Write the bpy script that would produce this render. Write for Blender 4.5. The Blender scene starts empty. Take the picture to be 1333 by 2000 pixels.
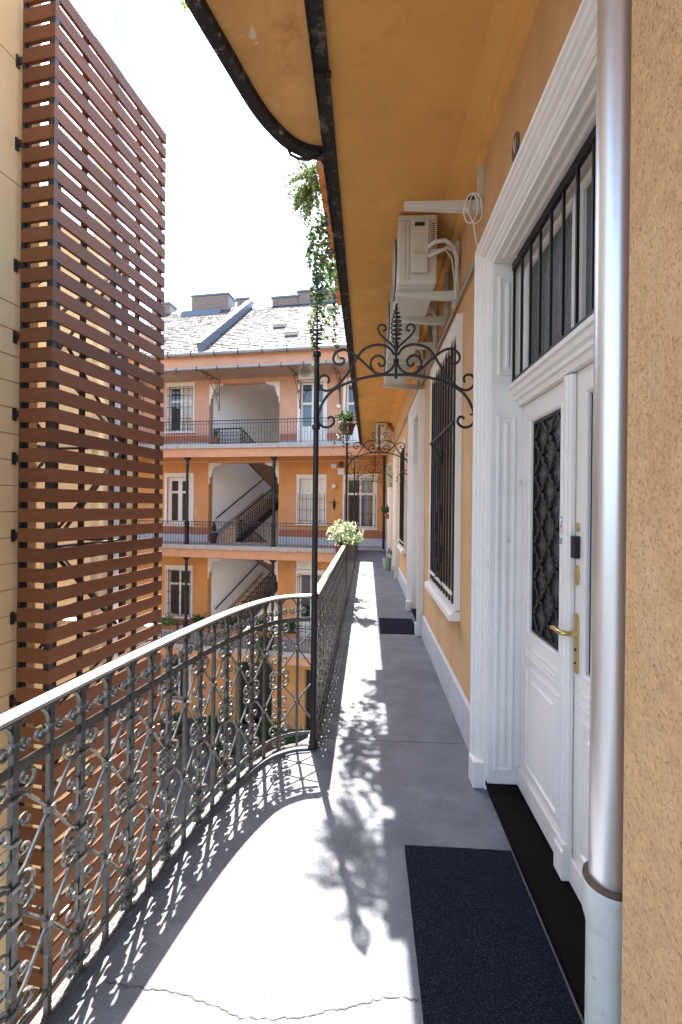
import bpy, math, random
from math import sin, cos, pi, radians as rad
from mathutils import Vector, Matrix
random.seed(7)
S = bpy.context.scene
COL = S.collection
# ------------------------------------------------------------------ camera
cam_d = bpy.data.cameras.new('camera'); cam = bpy.data.objects.new('camera', cam_d); COL.objects.link(cam)
cam_d.sensor_fit = 'VERTICAL'; cam_d.sensor_height = 36; cam_d.sensor_width = 24; cam_d.lens = 16.0
cam_d.clip_start = .05; cam_d.clip_end = 500
cam_d.shift_y = -12 / 2000
cam.matrix_world = (Matrix.Translation((0, 0, 1.6)) @ Matrix.Rotation(rad(3.35), 4, 'Z')
                    @ Matrix.Rotation(rad(90), 4, 'X') @ Matrix.Rotation(rad(.6), 4, 'Z'))
S.camera = cam
S.render.resolution_x = 682; S.render.resolution_y = 1024
# ------------------------------------------------------------------ sky, sun, exposure
SUN = Vector((-.122, .474, 1.0)).normalized()
W = bpy.data.worlds.new('World'); S.world = W; W.use_nodes = True
wn = W.node_tree.nodes; wl = W.node_tree.links
bg = wn['Background']; sky = wn.new('ShaderNodeTexSky'); sky.sky_type = 'NISHITA'; sky.sun_disc = False
sky.sun_elevation = math.asin(SUN.z); sky.sun_rotation = math.atan2(SUN.x, SUN.y)
sky.dust_density = 2.5; sky.air_density = 1.0; sky.ozone_density = 1.0
wl.new(sky.outputs[0], bg.inputs[0]); bg.inputs[1].default_value = .13
sd = bpy.data.lights.new('sun', 'SUN'); sun = bpy.data.objects.new('sun', sd); COL.objects.link(sun)
sd.energy = 5.0; sd.angle = rad(.53); sd.color = (1, .95, .87)
sun.rotation_euler = SUN.to_track_quat('Z', 'Y').to_euler(); sun.location = (-4, 14, 30)
S.view_settings.view_transform = 'Standard'; S.view_settings.look = 'None'
S.view_settings.exposure = 2.75; S.view_settings.gamma = 1.0; S.view_settings.use_curve_mapping = False
S.cycles.max_bounces = 10; S.cycles.diffuse_bounces = 6

# ------------------------------------------------------------------ helpers
class MB:
    def __init__(s, M=None): s.v = []; s.f = []; s.M = M
    def add(s, vs, fs):
        o = len(s.v)
        for p in vs:
            p = Vector(p); s.v.append(s.M @ p if s.M else p)
        s.f += [[o + i for i in f] for f in fs]
    def box(s, x0, x1, y0, y1, z0, z1):
        s.add([(x0,y0,z0),(x1,y0,z0),(x1,y1,z0),(x0,y1,z0),(x0,y0,z1),(x1,y0,z1),(x1,y1,z1),(x0,y1,z1)],
              [(3,2,1,0),(4,5,6,7),(0,1,5,4),(1,2,6,5),(2,3,7,6),(3,0,4,7)]); return s
    def wedge(s, pts, axis, a, b):          # polygon in the two other axes, extruded along axis
        n = len(pts); mk = {'x': lambda p, t: (t, p[0], p[1]), 'y': lambda p, t: (p[0], t, p[1]), 'z': lambda p, t: (p[0], p[1], t)}[axis]
        s.add([mk(p, a) for p in pts] + [mk(p, b) for p in pts],
              [list(range(n))[::-1], list(range(n, 2*n))] + [(i, (i+1) % n, n + (i+1) % n, n + i) for i in range(n)]); return s
    def tube(s, pts, r, n=6, cap=True):
        pts = [Vector(p) for p in pts]; m = len(pts); rr = r if isinstance(r, (list, tuple)) else [r]*m
        ring = []; up = None
        for i, p in enumerate(pts):
            t = (pts[min(i+1, m-1)] - pts[max(i-1, 0)]).normalized()
            if up is None: up = t.orthogonal().normalized()
            up = (up - t * up.dot(t)); up = up.normalized() if up.length > 1e-6 else t.orthogonal().normalized()
            q = t.cross(up)
            ring += [p + (up*cos(2*pi*k/n) + q*sin(2*pi*k/n)) * rr[i] for k in range(n)]
        fs = [(i*n+k, i*n+(k+1) % n, (i+1)*n+(k+1) % n, (i+1)*n+k) for i in range(m-1) for k in range(n)]
        if cap: fs += [list(range(n))[::-1], list(range((m-1)*n, m*n))]
        s.add(ring, fs); return s
    def strip(s, pts, t, d, nrm=(0, 1, 0)):  # flat iron bar swept in a plane with normal nrm; hexagonal section
        pts = [Vector(p) for p in pts]; N = Vector(nrm).normalized(); m = len(pts); ring = []
        for i, p in enumerate(pts):
            tg = (pts[min(i+1, m-1)] - pts[max(i-1, 0)]).normalized(); q = tg.cross(N).normalized()
            ring += [p+q*t*.5-N*d*.3, p+q*t*.5+N*d*.3, p+N*d*.5, p-q*t*.5+N*d*.3, p-q*t*.5-N*d*.3, p-N*d*.5]
        n = 6
        fs = [(i*n+k, i*n+(k+1) % n, (i+1)*n+(k+1) % n, (i+1)*n+k) for i in range(m-1) for k in range(n)]
        fs += [list(range(n))[::-1], list(range((m-1)*n, m*n))]
        s.add(ring, fs); return s
    def lathe(s, prof, c, n=16):
        c = Vector(c); vs = [c + Vector((r*cos(2*pi*k/n), r*sin(2*pi*k/n), z)) for r, z in prof for k in range(n)]; m = len(prof)
        fs = [(i*n+k, i*n+(k+1) % n, (i+1)*n+(k+1) % n, (i+1)*n+k) for i in range(m-1) for k in range(n)]
        fs += [list(range(n))[::-1], list(range((m-1)*n, m*n))]
        s.add(vs, fs); return s
    def mesh(s, name, mat, smooth=None):
        me = bpy.data.meshes.new(name); me.from_pydata([tuple(v) for v in s.v], [], s.f)
        me.materials.append(mat); me.validate()
        if smooth is not None:
            me.shade_smooth(); me.set_sharp_from_angle(angle=rad(smooth))
        return me
    def build(s, name, mat, parent=None, smooth=None, bevel=0, seg=2, **tags):
        o = bpy.data.objects.new(name, s.mesh(name, mat, smooth)); COL.objects.link(o); o.parent = parent
        if bevel:
            b = o.modifiers.new('bevel', 'BEVEL'); b.width = bevel; b.segments = seg; b.limit_method = 'ANGLE'; b.angle_limit = rad(40)
        for k, v in tags.items(): o[k] = v
        return o
def inst(name, me, parent=None, loc=(0, 0, 0), rz=0, **tags):
    o = bpy.data.objects.new(name, me); COL.objects.link(o); o.parent = parent; o.location = loc; o.rotation_euler = (0, 0, rz)
    for k, v in tags.items(): o[k] = v
    return o
def empty(name, label, cat, loc=(0, 0, 0), rz=0, group=None):
    o = bpy.data.objects.new(name, None); COL.objects.link(o); o.location = loc; o.rotation_euler = (0, 0, rz)
    o.empty_display_size = .2; o['label'] = label; o['category'] = cat
    if group: o['group'] = group
    return o
def copy_tree(o, parent=None):
    c = o.copy(); COL.objects.link(c); c.parent = parent
    for ch in list(o.children): copy_tree(ch, c)
    return c
def smooth_path(P, step=.04):                # Catmull-Rom, even spacing
    P = [Vector(p) for p in P]; out = []
    Q = [P[0]*2-P[1]] + P + [P[-1]*2-P[-2]]
    for i in range(1, len(Q)-2):
        for k in range(24):
            t = k/24; a, b, c, d = Q[i-1:i+3]
            out.append(.5*((2*b)+(c-a)*t+(2*a-5*b+4*c-d)*t*t+(3*b-a-3*c+d)*t**3))
    out.append(P[-1]); res = [out[0]]; acc = 0
    for a, b in zip(out, out[1:]):
        L = (b-a).length; pos = 0
        while acc + L - pos >= step:
            pos += step - acc; acc = 0; res.append(a.lerp(b, pos/L))
        acc += L - pos
    if (res[-1]-out[-1]).length > step*.3: res.append(out[-1])
    return res
def spiral(cx, cz, r0, r1, a0, a1, n=14): return [(cx+(r0+(r1-r0)*k/n)*cos(a0+(a1-a0)*k/n), cz+(r0+(r1-r0)*k/n)*sin(a0+(a1-a0)*k/n)) for k in range(n+1)]

# ------------------------------------------------------------------ materials
def M(name, col, rough=.6, metal=0, var=.12, vs=6, bump=0, bs=60, spots=None, spec=.5, stretch=None, objvar=0):
    m = bpy.data.materials.new(name); m.use_nodes = True; n = m.node_tree.nodes; l = m.node_tree.links; b = n['Principled BSDF']
    tc = n.new('ShaderNodeTexCoord'); co = tc.outputs['Object']
    if stretch:
        mp = n.new('ShaderNodeMapping'); mp.inputs['Scale'].default_value = stretch; l.new(co, mp.inputs[0]); co = mp.outputs[0]
    nz = n.new('ShaderNodeTexNoise'); nz.inputs['Scale'].default_value = vs; nz.inputs['Detail'].default_value = 8; nz.inputs['Roughness'].default_value = .62
    l.new(co, nz.inputs['Vector'])
    rp = n.new('ShaderNodeValToRGB'); e = rp.color_ramp.elements
    e[0].position = .3; e[1].position = .7
    e[0].color = [max(0, c*(1-var)) for c in col] + [1]; e[1].color = [min(1, c*(1+var)) for c in col] + [1]
    l.new(nz.outputs[0], rp.inputs[0]); c_out = rp.outputs[0]
    for sp in (spots or []):                 # (colour, scale, threshold, softness[, stretch])
        z2 = n.new('ShaderNodeTexNoise'); z2.inputs['Scale'].default_value = sp[1]; z2.inputs['Detail'].default_value = 6; z2.inputs['Roughness'].default_value = .65
        src = tc.outputs['Object']
        if len(sp) > 4:
            mp = n.new('ShaderNodeMapping'); mp.inputs['Scale'].default_value = sp[4]; l.new(src, mp.inputs[0]); src = mp.outputs[0]
        l.new(src, z2.inputs['Vector'])
        r2 = n.new('ShaderNodeValToRGB'); r2.color_ramp.elements[0].position = sp[2]; r2.color_ramp.elements[1].position = sp[2]+sp[3]
        l.new(z2.outputs[0], r2.inputs[0]); mx = n.new('ShaderNodeMix'); mx.data_type = 'RGBA'
        l.new(r2.outputs[0], mx.inputs[0]); l.new(c_out, mx.inputs[6]); mx.inputs[7].default_value = list(sp[0]) + [1]; c_out = mx.outputs[2]
    if objvar:
        oi = n.new('ShaderNodeObjectInfo'); mr = n.new('ShaderNodeMapRange'); mr.inputs[3].default_value = 1-objvar; mr.inputs[4].default_value = 1+objvar; l.new(oi.outputs['Random'], mr.inputs[0])
        hs = n.new('ShaderNodeHueSaturation'); l.new(mr.outputs[0], hs.inputs['Value']); l.new(c_out, hs.inputs['Color']); c_out = hs.outputs[0]
    l.new(c_out, b.inputs['Base Color'])
    b.inputs['Roughness'].default_value = rough; b.inputs['Metallic'].default_value = metal; b.inputs['Specular IOR Level'].default_value = spec
    if bump:
        bz = n.new('ShaderNodeTexNoise'); bz.inputs['Scale'].default_value = bs; bz.inputs['Detail'].default_value = 5; l.new(co, bz.inputs['Vector'])
        bp = n.new('ShaderNodeBump'); bp.inputs['Strength'].default_value = bump; bp.inputs['Distance'].default_value = .01
        l.new(bz.outputs[0], bp.inputs['Height']); l.new(bp.outputs[0], b.inputs['Normal'])
    return m
m_plaster = M('orange_plaster', (0.576,0.355,0.180), .9, var=.08, vs=3, bump=.35, bs=70, spots=[((0.442,0.259,0.117), 110, .60, .09), ((0.653,0.470,0.279), 1.3, .56, .25), ((0.480,0.278,0.135), .8, .58, .15, (1, 1, .35))], spec=.2)
m_rough = M('coarse_orange_plaster', (.66,.40,.20), .95, var=.14, vs=30, bump=1.0, bs=90, spots=[((.72,.48,.27), 4, .55, .2), ((.55,.32,.15), 1.6, .57, .15, (1, 1, .3)), ((.40,.225,.10), 125, .545, .10), ((.26,.14,.065), 90, .64, .05)], spec=.15)
m_soffit = M('soffit_plaster', (0.682,0.373,0.119), .9, var=.08, vs=2.5, bump=.3, bs=70, spots=[((0.462,0.238,0.068), 120, .63, .08), ((0.770,0.486,0.187), .9, .55, .2), ((0.550,0.281,0.085), 1.4, .60, .10), ((0.506,0.270,0.093), 5, .69, .03)], spec=.2)
m_soffit_old = M('weathered_soffit', (0.670,0.371,0.141), .9, var=.14, vs=5, bump=.5, bs=50, spots=[((0.518,0.244,0.088), 2.2, .56, .1), ((0.756,0.530,0.282), 3.5, .60, .08), ((0.648,0.615,0.440), 4.2, .67, .02)], spec=.2)
m_white = M('white_gloss_paint', (.75,.71,.66), .36, var=.04, vs=4, bump=.06, bs=30, spots=[((.66,.60,.52), 2.5, .58, .2), ((.58,.52,.45), 9, .66, .08), ((.40,.34,.27), 40, .715, .03)], spec=.4)
m_cream = M('peeling_cream_paint', (.68,.62,.52), .6, var=.06, vs=6, bump=.2, bs=30, spots=[((.30,.17,.10), 9, .62, .04, (1, 1, .25))])
m_skirt = M('grey_skirting', (0.468,0.484,0.510), .8, var=.08, vs=8, bump=.2, bs=60)
m_floor = M('screed_floor', (.137,.148,.168), .82, var=.22, vs=4, bump=.4, bs=80, spots=[((.098,.108,.128), 1.3, .52, .14), ((.185,.19,.20), 2.2, .60, .08), ((.23,.235,.24), 105, .585, .07), ((.078,.085,.098), 80, .59, .07), ((.075,.08,.09), 3.4, .65, .04), ((.085,.085,.085), 11, .69, .02)], spec=.3)
m_crack = M('crack_dirt', (.06,.055,.05), .95, var=.3, vs=40)
m_step = M('black_wood_sill', (.0035,.003,.003), .75, var=.4, vs=9, bump=.25, bs=30, stretch=(6, 1, 6), spec=.08)
m_mat = M('dark_mat_pile', (.012,.0135,.024), .95, var=.3, vs=200, bump=1.0, bs=260, spots=[((.052,.056,.078), 230, .53, .08), ((.003,.0035,.008), 190, .56, .07)], spec=.05)
m_iron = M('weathered_iron', (0.100,0.095,0.084), .26, .55, var=.3, vs=30, bump=.25, bs=90, spots=[((0.180,0.168,0.142), 40, .60, .08), ((0.030,0.022,0.018), 24, .64, .08)])
m_curl = M('highlit_worn_iron_scroll', (.17,.162,.145), .25, .5, var=.3, vs=40, bump=.2, bs=90, spots=[((.30,.285,.25), 50, .58, .08), ((.04,.03,.025), 24, .64, .08)])  # base lightened to carry bright highlights on the scrolls; flecks are wear
m_rail = M('worn_handrail', (0.368,0.352,0.328), .4, .1, var=.12, vs=20, spots=[((0.128,0.112,0.096), 14, .68, .04)])
m_black = M('black_iron', (0.010,0.008,0.008), .45, .1, var=.5, vs=40, bump=.25, bs=90, spots=[((0.042,0.036,0.030), 60, .66, .06)])
m_beam = M('flaking_black_beam', (0.014,0.012,0.012), .75, var=.5, vs=30, bump=.9, bs=30, spots=[((0.085,0.072,0.062), 14, .56, .06), ((0.215,0.189,0.143), 9, .61, .03)])
m_zinc = M('zinc_sheet', (.74,.745,.75), .36, .85, var=.08, vs=3, bump=.08, bs=7, stretch=(1, 1, .3), spots=[((.55,.56,.57), 5, .60, .15, (1, 1, .2))])
m_pipe = M('painted_cast_pipe', (.50,.515,.47), .45, var=.09, vs=10, bump=.15, bs=60, spots=[((.33,.31,.26), 30, .68, .04), ((.42,.42,.38), 4, .58, .12, (1, 1, .3))])
m_rust = M('rusty_seal', (.10,.06,.04), .8, var=.5, vs=50)
m_brass = M('worn_brass', (.62,.45,.17), .3, .9, var=.12, vs=30)
m_plastic = M('black_plastic', (0.008,0.008,0.010), .4, var=.1)
m_grey = M('grey_dots', (.45,.46,.48), .5)
m_curtain_reflect = M('net_curtain_and_reflection_glass', (.52,.46,.38), .2, var=.2, vs=9, stretch=(6, 1, .4), spec=.8)
m_glass = M('dark_window_glass', (0.026,0.028,0.032), .06, var=.2, vs=2, spec=.9)
m_texglass = M('hammered_glass', (0.059,0.063,0.064), .12, var=.3, vs=5, bump=1.0, bs=60, spec=.9)
m_ac = M('cream_ac_casing', (0.563,0.546,0.484), .45, var=.04, vs=6, bump=.04, bs=30)
m_hose = M('white_pipe_lagging', (.66,.66,.66), .6, var=.08, vs=20, bump=.3, bs=60)
m_galv = M('galvanised_conduit', (.42,.43,.43), .45, .5, var=.15, vs=20)
m_dark = M('dark_grille', (0.021,0.021,0.022), .5)
m_slat = M('brown_composite_slat', (.148,.050,.0165), .58, var=.16, vs=5, bump=.2, bs=80, stretch=(1, .12, 5), spots=[((.105,.035,.012), 3, .57, .2), ((.19,.072,.028), 26, .62, .06, (1, .05, 3))], objvar=.18, spec=.3)
m_left = M('cream_plaster', (0.626,0.420,0.211), .9, var=.05, vs=3, bump=.25, bs=100, spots=[((0.518,0.330,0.153), 2.2, .6, .2), ((0.475,0.300,0.144), 160, .64, .06)], spec=.2)
m_pale = M('pale_grey_plaster', (.86,.84,.82), .9, var=.03, vs=2, spec=.2)
m_duct = M('pale_blue_duct', (.62,.68,.78), .4, .3, var=.05, vs=2)
m_f_up = M('salmon_plaster', (0.568,0.319,0.216), .9, var=.09, vs=2.2, bump=.2, bs=50, spots=[((0.470,0.235,0.142), 1.5, .56, .2), ((0.627,0.421,0.314), 3, .62, .1)], spec=.2)
m_f_mid = M('ochre_orange_plaster', (.60,.285,.095), .9, var=.09, vs=2.2, bump=.2, bs=50, spots=[((.58,.29,.185), .9, .50, .2), ((.48,.215,.08), 2.5, .60, .1), ((.66,.40,.25), 1.7, .60, .12, (1, 1, .4))], spec=.2)
m_f_dado = M('faded_red_dado', (.38,.155,.095), .9, var=.1, vs=4, spec=.2)
m_f_white = M('off_white_trim', (0.718,0.681,0.644), .6, var=.04, vs=6)
m_f_slab = M('stone_slab_edge', (0.391,0.348,0.306), .85, var=.14, vs=7, bump=.3, bs=30, spots=[((0.238,0.196,0.170), 4, .60, .12)])
m_f_beam = M('orange_fascia', (.58,.30,.165), .9, var=.09, vs=4, spots=[((.45,.22,.12), 2.2, .58, .15)], spec=.2)
m_f_iron = M('far_iron', (0.015,0.014,0.018), .5, .1, var=.3, vs=20)
m_f_rust = M('rust_bracket', (.10,.045,.035), .7, var=.3, vs=20)
m_tread = M('stone_tread', (.50,.36,.24), .8, var=.15, vs=10)
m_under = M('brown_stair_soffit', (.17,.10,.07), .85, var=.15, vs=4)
m_tile = M('slate_tile', (0.1087,0.1008,0.0986), .8, var=.25, vs=3.5, bump=.2, bs=20, spots=[((0.0619,0.0569,0.0547), 5, .58, .12), ((0.1397,0.1375,0.1296), 9, .62, .1)])
m_flash = M('blue_grey_flashing', (.14,.16,.20), .5, .2, var=.15, vs=6)
m_brick = M('old_brick', (0.264,0.188,0.148), .9, var=.2, vs=8, spots=[((0.336,0.288,0.240), 14, .58, .08), ((0.176,0.104,0.080), 11, .6, .08)])
m_mortar = M('mortar', (0.304,0.288,0.264), .9, var=.1, vs=20)
m_gutter = M('pale_gutter', (0.270,0.285,0.270), .5, .3, var=.15, vs=8)
m_ground = M('courtyard_paving', (0.0640,0.0600,0.0600), .8, var=.2, vs=5, bump=.4, bs=18, spots=[((0.1080,0.1080,0.1080), 1.2, .55, .2)])
m_terra = M('terracotta', (.27,.115,.065), .9, var=.2, vs=14, bump=.2, bs=60, spots=[((.36,.24,.17), 9, .60, .1), ((.12,.07,.05), 5, .6, .1)])
m_soil = M('potting_soil', (.05,.035,.025), .95, var=.3, vs=40)
m_stem = M('vine_stem', (.13,.09,.05), .85, var=.3, vs=20)
m_pot = M('grey_green_bucket', (.32,.36,.28), .5, var=.08, vs=10)
m_mail = M('olive_cream_box', (.46,.45,.31), .5, var=.05)
m_blue = M('blue_print', (.05,.22,.52), .6); m_red = M('red_print', (.62,.12,.07), .6); m_ink = M('black_print', (.02,.02,.02), .6)
m_stick = M('clear_sticker', (.74,.78,.80), .35)
m_plaque = M('enamel_plaque', (.10,.075,.05), .5, var=.2)
m_lampglass = M('opal_lamp_glass', (.78,.70,.60), .3)
def leafmat(name, a, b):
    m = bpy.data.materials.new(name); m.use_nodes = True; n = m.node_tree.nodes; l = m.node_tree.links; p = n['Principled BSDF']
    g = n.new('ShaderNodeNewGeometry'); r = n.new('ShaderNodeValToRGB'); r.color_ramp.elements[0].color = a+(1,); r.color_ramp.elements[1].color = b+(1,)
    l.new(g.outputs['Random Per Island'], r.inputs[0]); l.new(r.outputs[0], p.inputs['Base Color']); p.inputs['Roughness'].default_value = .5
    t = n.new('ShaderNodeBsdfTranslucent'); l.new(r.outputs[0], t.inputs[0]); mx = n.new('ShaderNodeMixShader'); mx.inputs[0].default_value = .35
    l.new(p.outputs[0], mx.inputs[1]); l.new(t.outputs[0], mx.inputs[2]); l.new(mx.outputs[0], n['Material Output'].inputs[0]); return m
m_poly = bpy.data.materials.new('wired_glass_canopy'); m_poly.use_nodes = True
_n = m_poly.node_tree.nodes; _l = m_poly.node_tree.links; _t = _n.new('ShaderNodeBsdfTransparent'); _t.inputs[0].default_value = (.93, .95, .95, 1); _x = _n.new('ShaderNodeMixShader'); _x.inputs[0].default_value = .82
_n['Principled BSDF'].inputs['Base Color'].default_value = (.55, .57, .56, 1); _n['Principled BSDF'].inputs['Roughness'].default_value = .2
_l.new(_n['Principled BSDF'].outputs[0], _x.inputs[1]); _l.new(_t.outputs[0], _x.inputs[2]); _l.new(_x.outputs[0], _n['Material Output'].inputs[0])
m_leaf = leafmat('ivy_leaf', (.035,.085,.02), (.10,.17,.045))
m_leaf2 = leafmat('fern_leaf', (.09,.17,.05), (.22,.30,.11))
m_leaf3 = leafmat('dark_leaf', (.02,.055,.018), (.06,.11,.03))
m_leafw = leafmat('variegated_leaf', (.20,.30,.10), (.62,.64,.50))

# ================================================================== THE SETTING: gallery floor, courtyard ground
RAIL = [(-.345, 3.06), (-.352, 2.99), (-.47, 2.955), (-.585, 2.865), (-.665, 2.72), (-.745, 2.50), (-.81, 2.24), (-.872, 1.92), (-.922, 1.62), (-.958, 1.38), (-.985, 1.18), (-1.035, .75), (-1.08, .2), (-1.12, -.35), (-1.16, -.9)]
rail_curve = smooth_path([(x, y, 0) for x, y in RAIL], .03)
def offset(path, d):
    out = []
    for i, p in enumerate(path):
        t = (path[min(i+1, len(path)-1)] - path[max(i-1, 0)]).normalized(); out.append(p + Vector((t.y, -t.x, 0))*d)
    return out
edge = offset(rail_curve, .055)               # path runs towards the camera; +d is on the courtyard side
edge = [p if p.y > 2.95 else p for p in edge]
if edge[5].x > rail_curve[5].x: edge = offset(rail_curve, -.055)
def slab(poly, z0, z1, mb=None):
    mb = mb or MB(); mb.wedge(poly, 'z', z0, z1); return mb
floor = slab([(.95, -1.2), (.95, 16.55), (-.37, 16.70), (-.37, 3.10)] + [(p.x, p.y) for p in edge if p.y < 3.0] + [(-1.42, -1.2)], -.16, -.012).build('gallery_floor', m_floor, kind='structure')
gap = .004
near = [(.93, -1.19), (.93, 3.12-gap), (-.395, 3.12-gap)] + [(p.x, p.y) for p in edge if p.y < 3.02] + [(-1.42, -1.19)]
slab(near, -.012, 0).build('screed_bay', m_floor, floor)
for a, b in ((3.12, 5.83), (5.83, 9.2), (9.2, 12.6), (12.6, 16.5)):
    slab([(.93, a+gap), (.93, b-gap), (-.395, b-gap), (-.395, a+gap)], -.012, 0).build('screed_bay', m_floor, floor)
slab([(.94, -1.19), (.94, 16.52), (-.375, 16.66), (-.375, 3.1)] + [(p.x*.98, p.y) for p in edge if p.y < 3.0] + [(-1.38, -1.19)], -.42, -.165).build('slab_soffit', m_soffit, floor)
def crack(pts, w):
    random.seed(int(w*1e5)); mb = MB(); P = smooth_path([(x, y, .0022) for x, y in pts], .012)
    for p in P: p.x += random.uniform(-.005, .005); p.y += random.uniform(-.005, .005)
    vs = []; m = len(P)
    for i, p in enumerate(P):
        t = (P[min(i+1, m-1)]-P[max(i-1, 0)]).normalized(); q = Vector((-t.y, t.x, 0))*w*random.uniform(.25, 1.0)
        vs += [p+q, p-q]
    mb.add(vs, [(2*i, 2*i+1, 2*i+3, 2*i+2) for i in range(m-1)]); return mb.build('crack', m_crack, floor)
crack([(-.86, 1.475), (-.741, 1.463), (-.636, 1.462), (-.561, 1.447), (-.452, 1.424), (-.397, 1.403), (-.299, 1.402), (-.189, 1.416), (-.11, 1.437), (-.014, 1.461), (.086, 1.491), (.185, 1.487)], .0032)
crack([(-.251, 2.541), (-.292, 2.309), (-.325, 2.215), (-.314, 2.038), (-.311, 1.849), (-.318, 1.755), (-.317, 1.613), (-.323, 1.507), (-.317, 1.445)], .0014)
crack([(-.315, 2.761), (-.349, 2.424), (-.337, 2.26), (-.254, 2.256), (-.244, 2.475)], .0011)
crack([(.0, 3.6), (.13, 3.75), (.2, 4.02), (.3, 4.1)], .0012)
ground = MB(); ground.box(-60, 60, -40, 80, -8.1, -7.65); ground.build('courtyard_ground', m_ground, kind='structure')

# ================================================================== NEAR WING (right): wall, doors, windows, upper gallery slab
wing = empty('apartment_wing', 'orange plastered apartment wing with white doors lining the sunlit gallery', 'building', (.7, 3, 0))
def W_(mb): mb.M = Matrix(((0, 1, 0, .70), (1, 0, 0, 0), (0, 0, 1, 0), (0, 0, 0, 1))); return mb    # (along, depth, z) -> world
def world_child(o):                            # keep world coordinates under a parent that is not at the origin
    o.matrix_parent_inverse = o.parent.matrix_basis.inverted(); return o
def wb(mb, name, mat, parent=wing, **k):
    o = mb.build(name, mat, None, **k); o.parent = parent
    if parent is wing: o.matrix_parent_inverse = Matrix.Translation(-wing.location)
    return o
def holed(mb, a0, a1, z0, z1, holes, depth, d=0):
    A = sorted({a0, a1} | {h[0] for h in holes} | {h[1] for h in holes}); Z = sorted({z0, z1} | {h[2] for h in holes} | {h[3] for h in holes})
    A = [a for a in A if a0 <= a <= a1]; Z = [z for z in Z if z0 <= z <= z1]
    for i in range(len(A)-1):
        for k in range(len(Z)-1):
            ca = (A[i]+A[i+1])/2; cz = (Z[k]+Z[k+1])/2
            if any(h[0] < ca < h[1] and h[2] < cz < h[3] for h in holes): continue
            mb.add([(A[i], d, Z[k]), (A[i+1], d, Z[k]), (A[i+1], d, Z[k+1]), (A[i], d, Z[k+1])], [(0, 1, 2, 3)])
    for h in holes:
        p = [(h[0], h[2]), (h[1], h[2]), (h[1], h[3]), (h[0], h[3])]
        for j in range(4):
            (x, y), (u, w) = p[j], p[(j+1) % 4]
            mb.add([(x, d, y), (u, d, w), (u, d+depth, w), (x, d+depth, y)], [(0, 1, 2, 3)])
    return mb
D1 = (1.28, 2.63); D2 = (5.78, 7.02); D3 = (10.15, 11.25); D4 = (13.25, 14.45)
W1 = (3.57, 4.80); W2 = (8.35, 9.45)
ZC = 3.86                                     # soffit height
holes = [(D1[0], D1[1], -.02, 3.0), (D2[0], D2[1], -.02, 2.95), (D3[0], D3[1], -.02, 2.75), (D4[0], D4[1], -.02, 2.75), (W1[0], W1[1], .82, 2.95), (W2[0], W2[1], .82, 2.75)]
wb(holed(W_(MB()), 1.10, 18.6, -.02, 4.02, holes, .34), 'wall', m_plaster)
p = MB(); p.box(.62, 1.4, -1.2, 1.14, -.02, ZC+.04); wb(p, 'pilaster', m_rough, bevel=.012)
# skirting boards, between the doors
for a, b in ((2.745, 5.655), (7.15, 10.02), (11.38, 13.12), (14.58, 18.4)):
    s_ = W_(MB()); s_.wedge([(-.022, -.005), (-.022, .262), (-.006, .275), (.02, .275), (.02, -.005)], 'x', a, b)
    wb(s_, 'skirting', m_skirt)

def trim(mb, a0, a1, z0, z1, prof, sides='lr', acap=None):
    """architrave: profile of (outward offset, projection) mitred round the opening"""
    rows = []
    for o, pr in prof:
        row = []
        if 'l' in sides: row += [(a0-o, -pr, z0), (a0-o, -pr, z1+o)]
        else: row += [(acap, -pr, z1+o)]
        row += [(a1+o, -pr, z1+o), (a1+o, -pr, z0)]
        rows.append(row)
    n = len(rows[0]); vs = [q for r in rows for q in r]
    mb.add(vs, [(i*n+k, i*n+k+1, (i+1)*n+k+1, (i+1)*n+k) for i in range(len(rows)-1) for k in range(n-1)]); return mb
PROF = [(-.004, -.02), (-.004, .018), (.004, .026), (.018, .026), (.022, .034), (.038, .036), (.044, .052), (.052, .058), (.060, .056), (.064, .066), (.082, .068), (.088, .080), (.098, .084), (.104, .078), (.104, -.02)]
PROF1 = [(o*1.0, pr) for o, pr in PROF] 
def panel(mb, a0, a1, z0, z1, d, inset=.03, rise=.010):
    """raised and fielded panel sitting proud of plane d (towards -d)"""
    lv = [(0, 0), (.006, rise*.9), (.016, rise), (.022, rise*.35), (.022+inset, rise*.35), (.030+inset, rise*1.1)]
    vs = []; 
    for i, r in lv: vs += [(a0+i, d-r, z0+i), (a1-i, d-r, z0+i), (a1-i, d-r, z1-i), (a0+i, d-r, z1-i)]
    n = len(lv); fs = [(4*j+k, 4*j+(k+1) % 4, 4*(j+1)+(k+1) % 4, 4*(j+1)+k) for j in range(n-1) for k in range(4)] + [(4*n-4, 4*n-3, 4*n-2, 4*n-1)]
    mb.add(vs, fs)
def recess(mb, a0, a1, z0, z1, d, w=.022, dep=.012):
    """moulded bead frame round a glazed opening"""
    lv = [(-w, 0), (-w+.004, .007), (-w*.45, .009), (-.004, .003), (0, -dep)]
    vs = []
    for i, r in lv: vs += [(a0+i, d-r, z0+i), (a1-i, d-r, z0+i), (a1-i, d-r, z1-i), (a0+i, d-r, z1-i)]
    n = len(lv); mb.add(vs, [(4*j+k, 4*j+(k+1) % 4, 4*(j+1)+(k+1) % 4, 4*(j+1)+k) for j in range(n-1) for k in range(4)])

# ---------- the entrance door nearest the camera
dt = trim(W_(MB()), D1[0], D1[1], 0, 3.0, PROF1, 'r', acap=1.296)
door = wb(dt, 'door', m_white, smooth=25); door['label'] = 'white panelled double door with black grilles and brass handle'
dc = lambda mb, name, mat, **k: mb.build(name, mat, door, **k)
m = W_(MB()); m.box(2.630, 2.738, -.088, .02, 0, .150); dc(m, 'plinth_block', m_white, bevel=.006)
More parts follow.
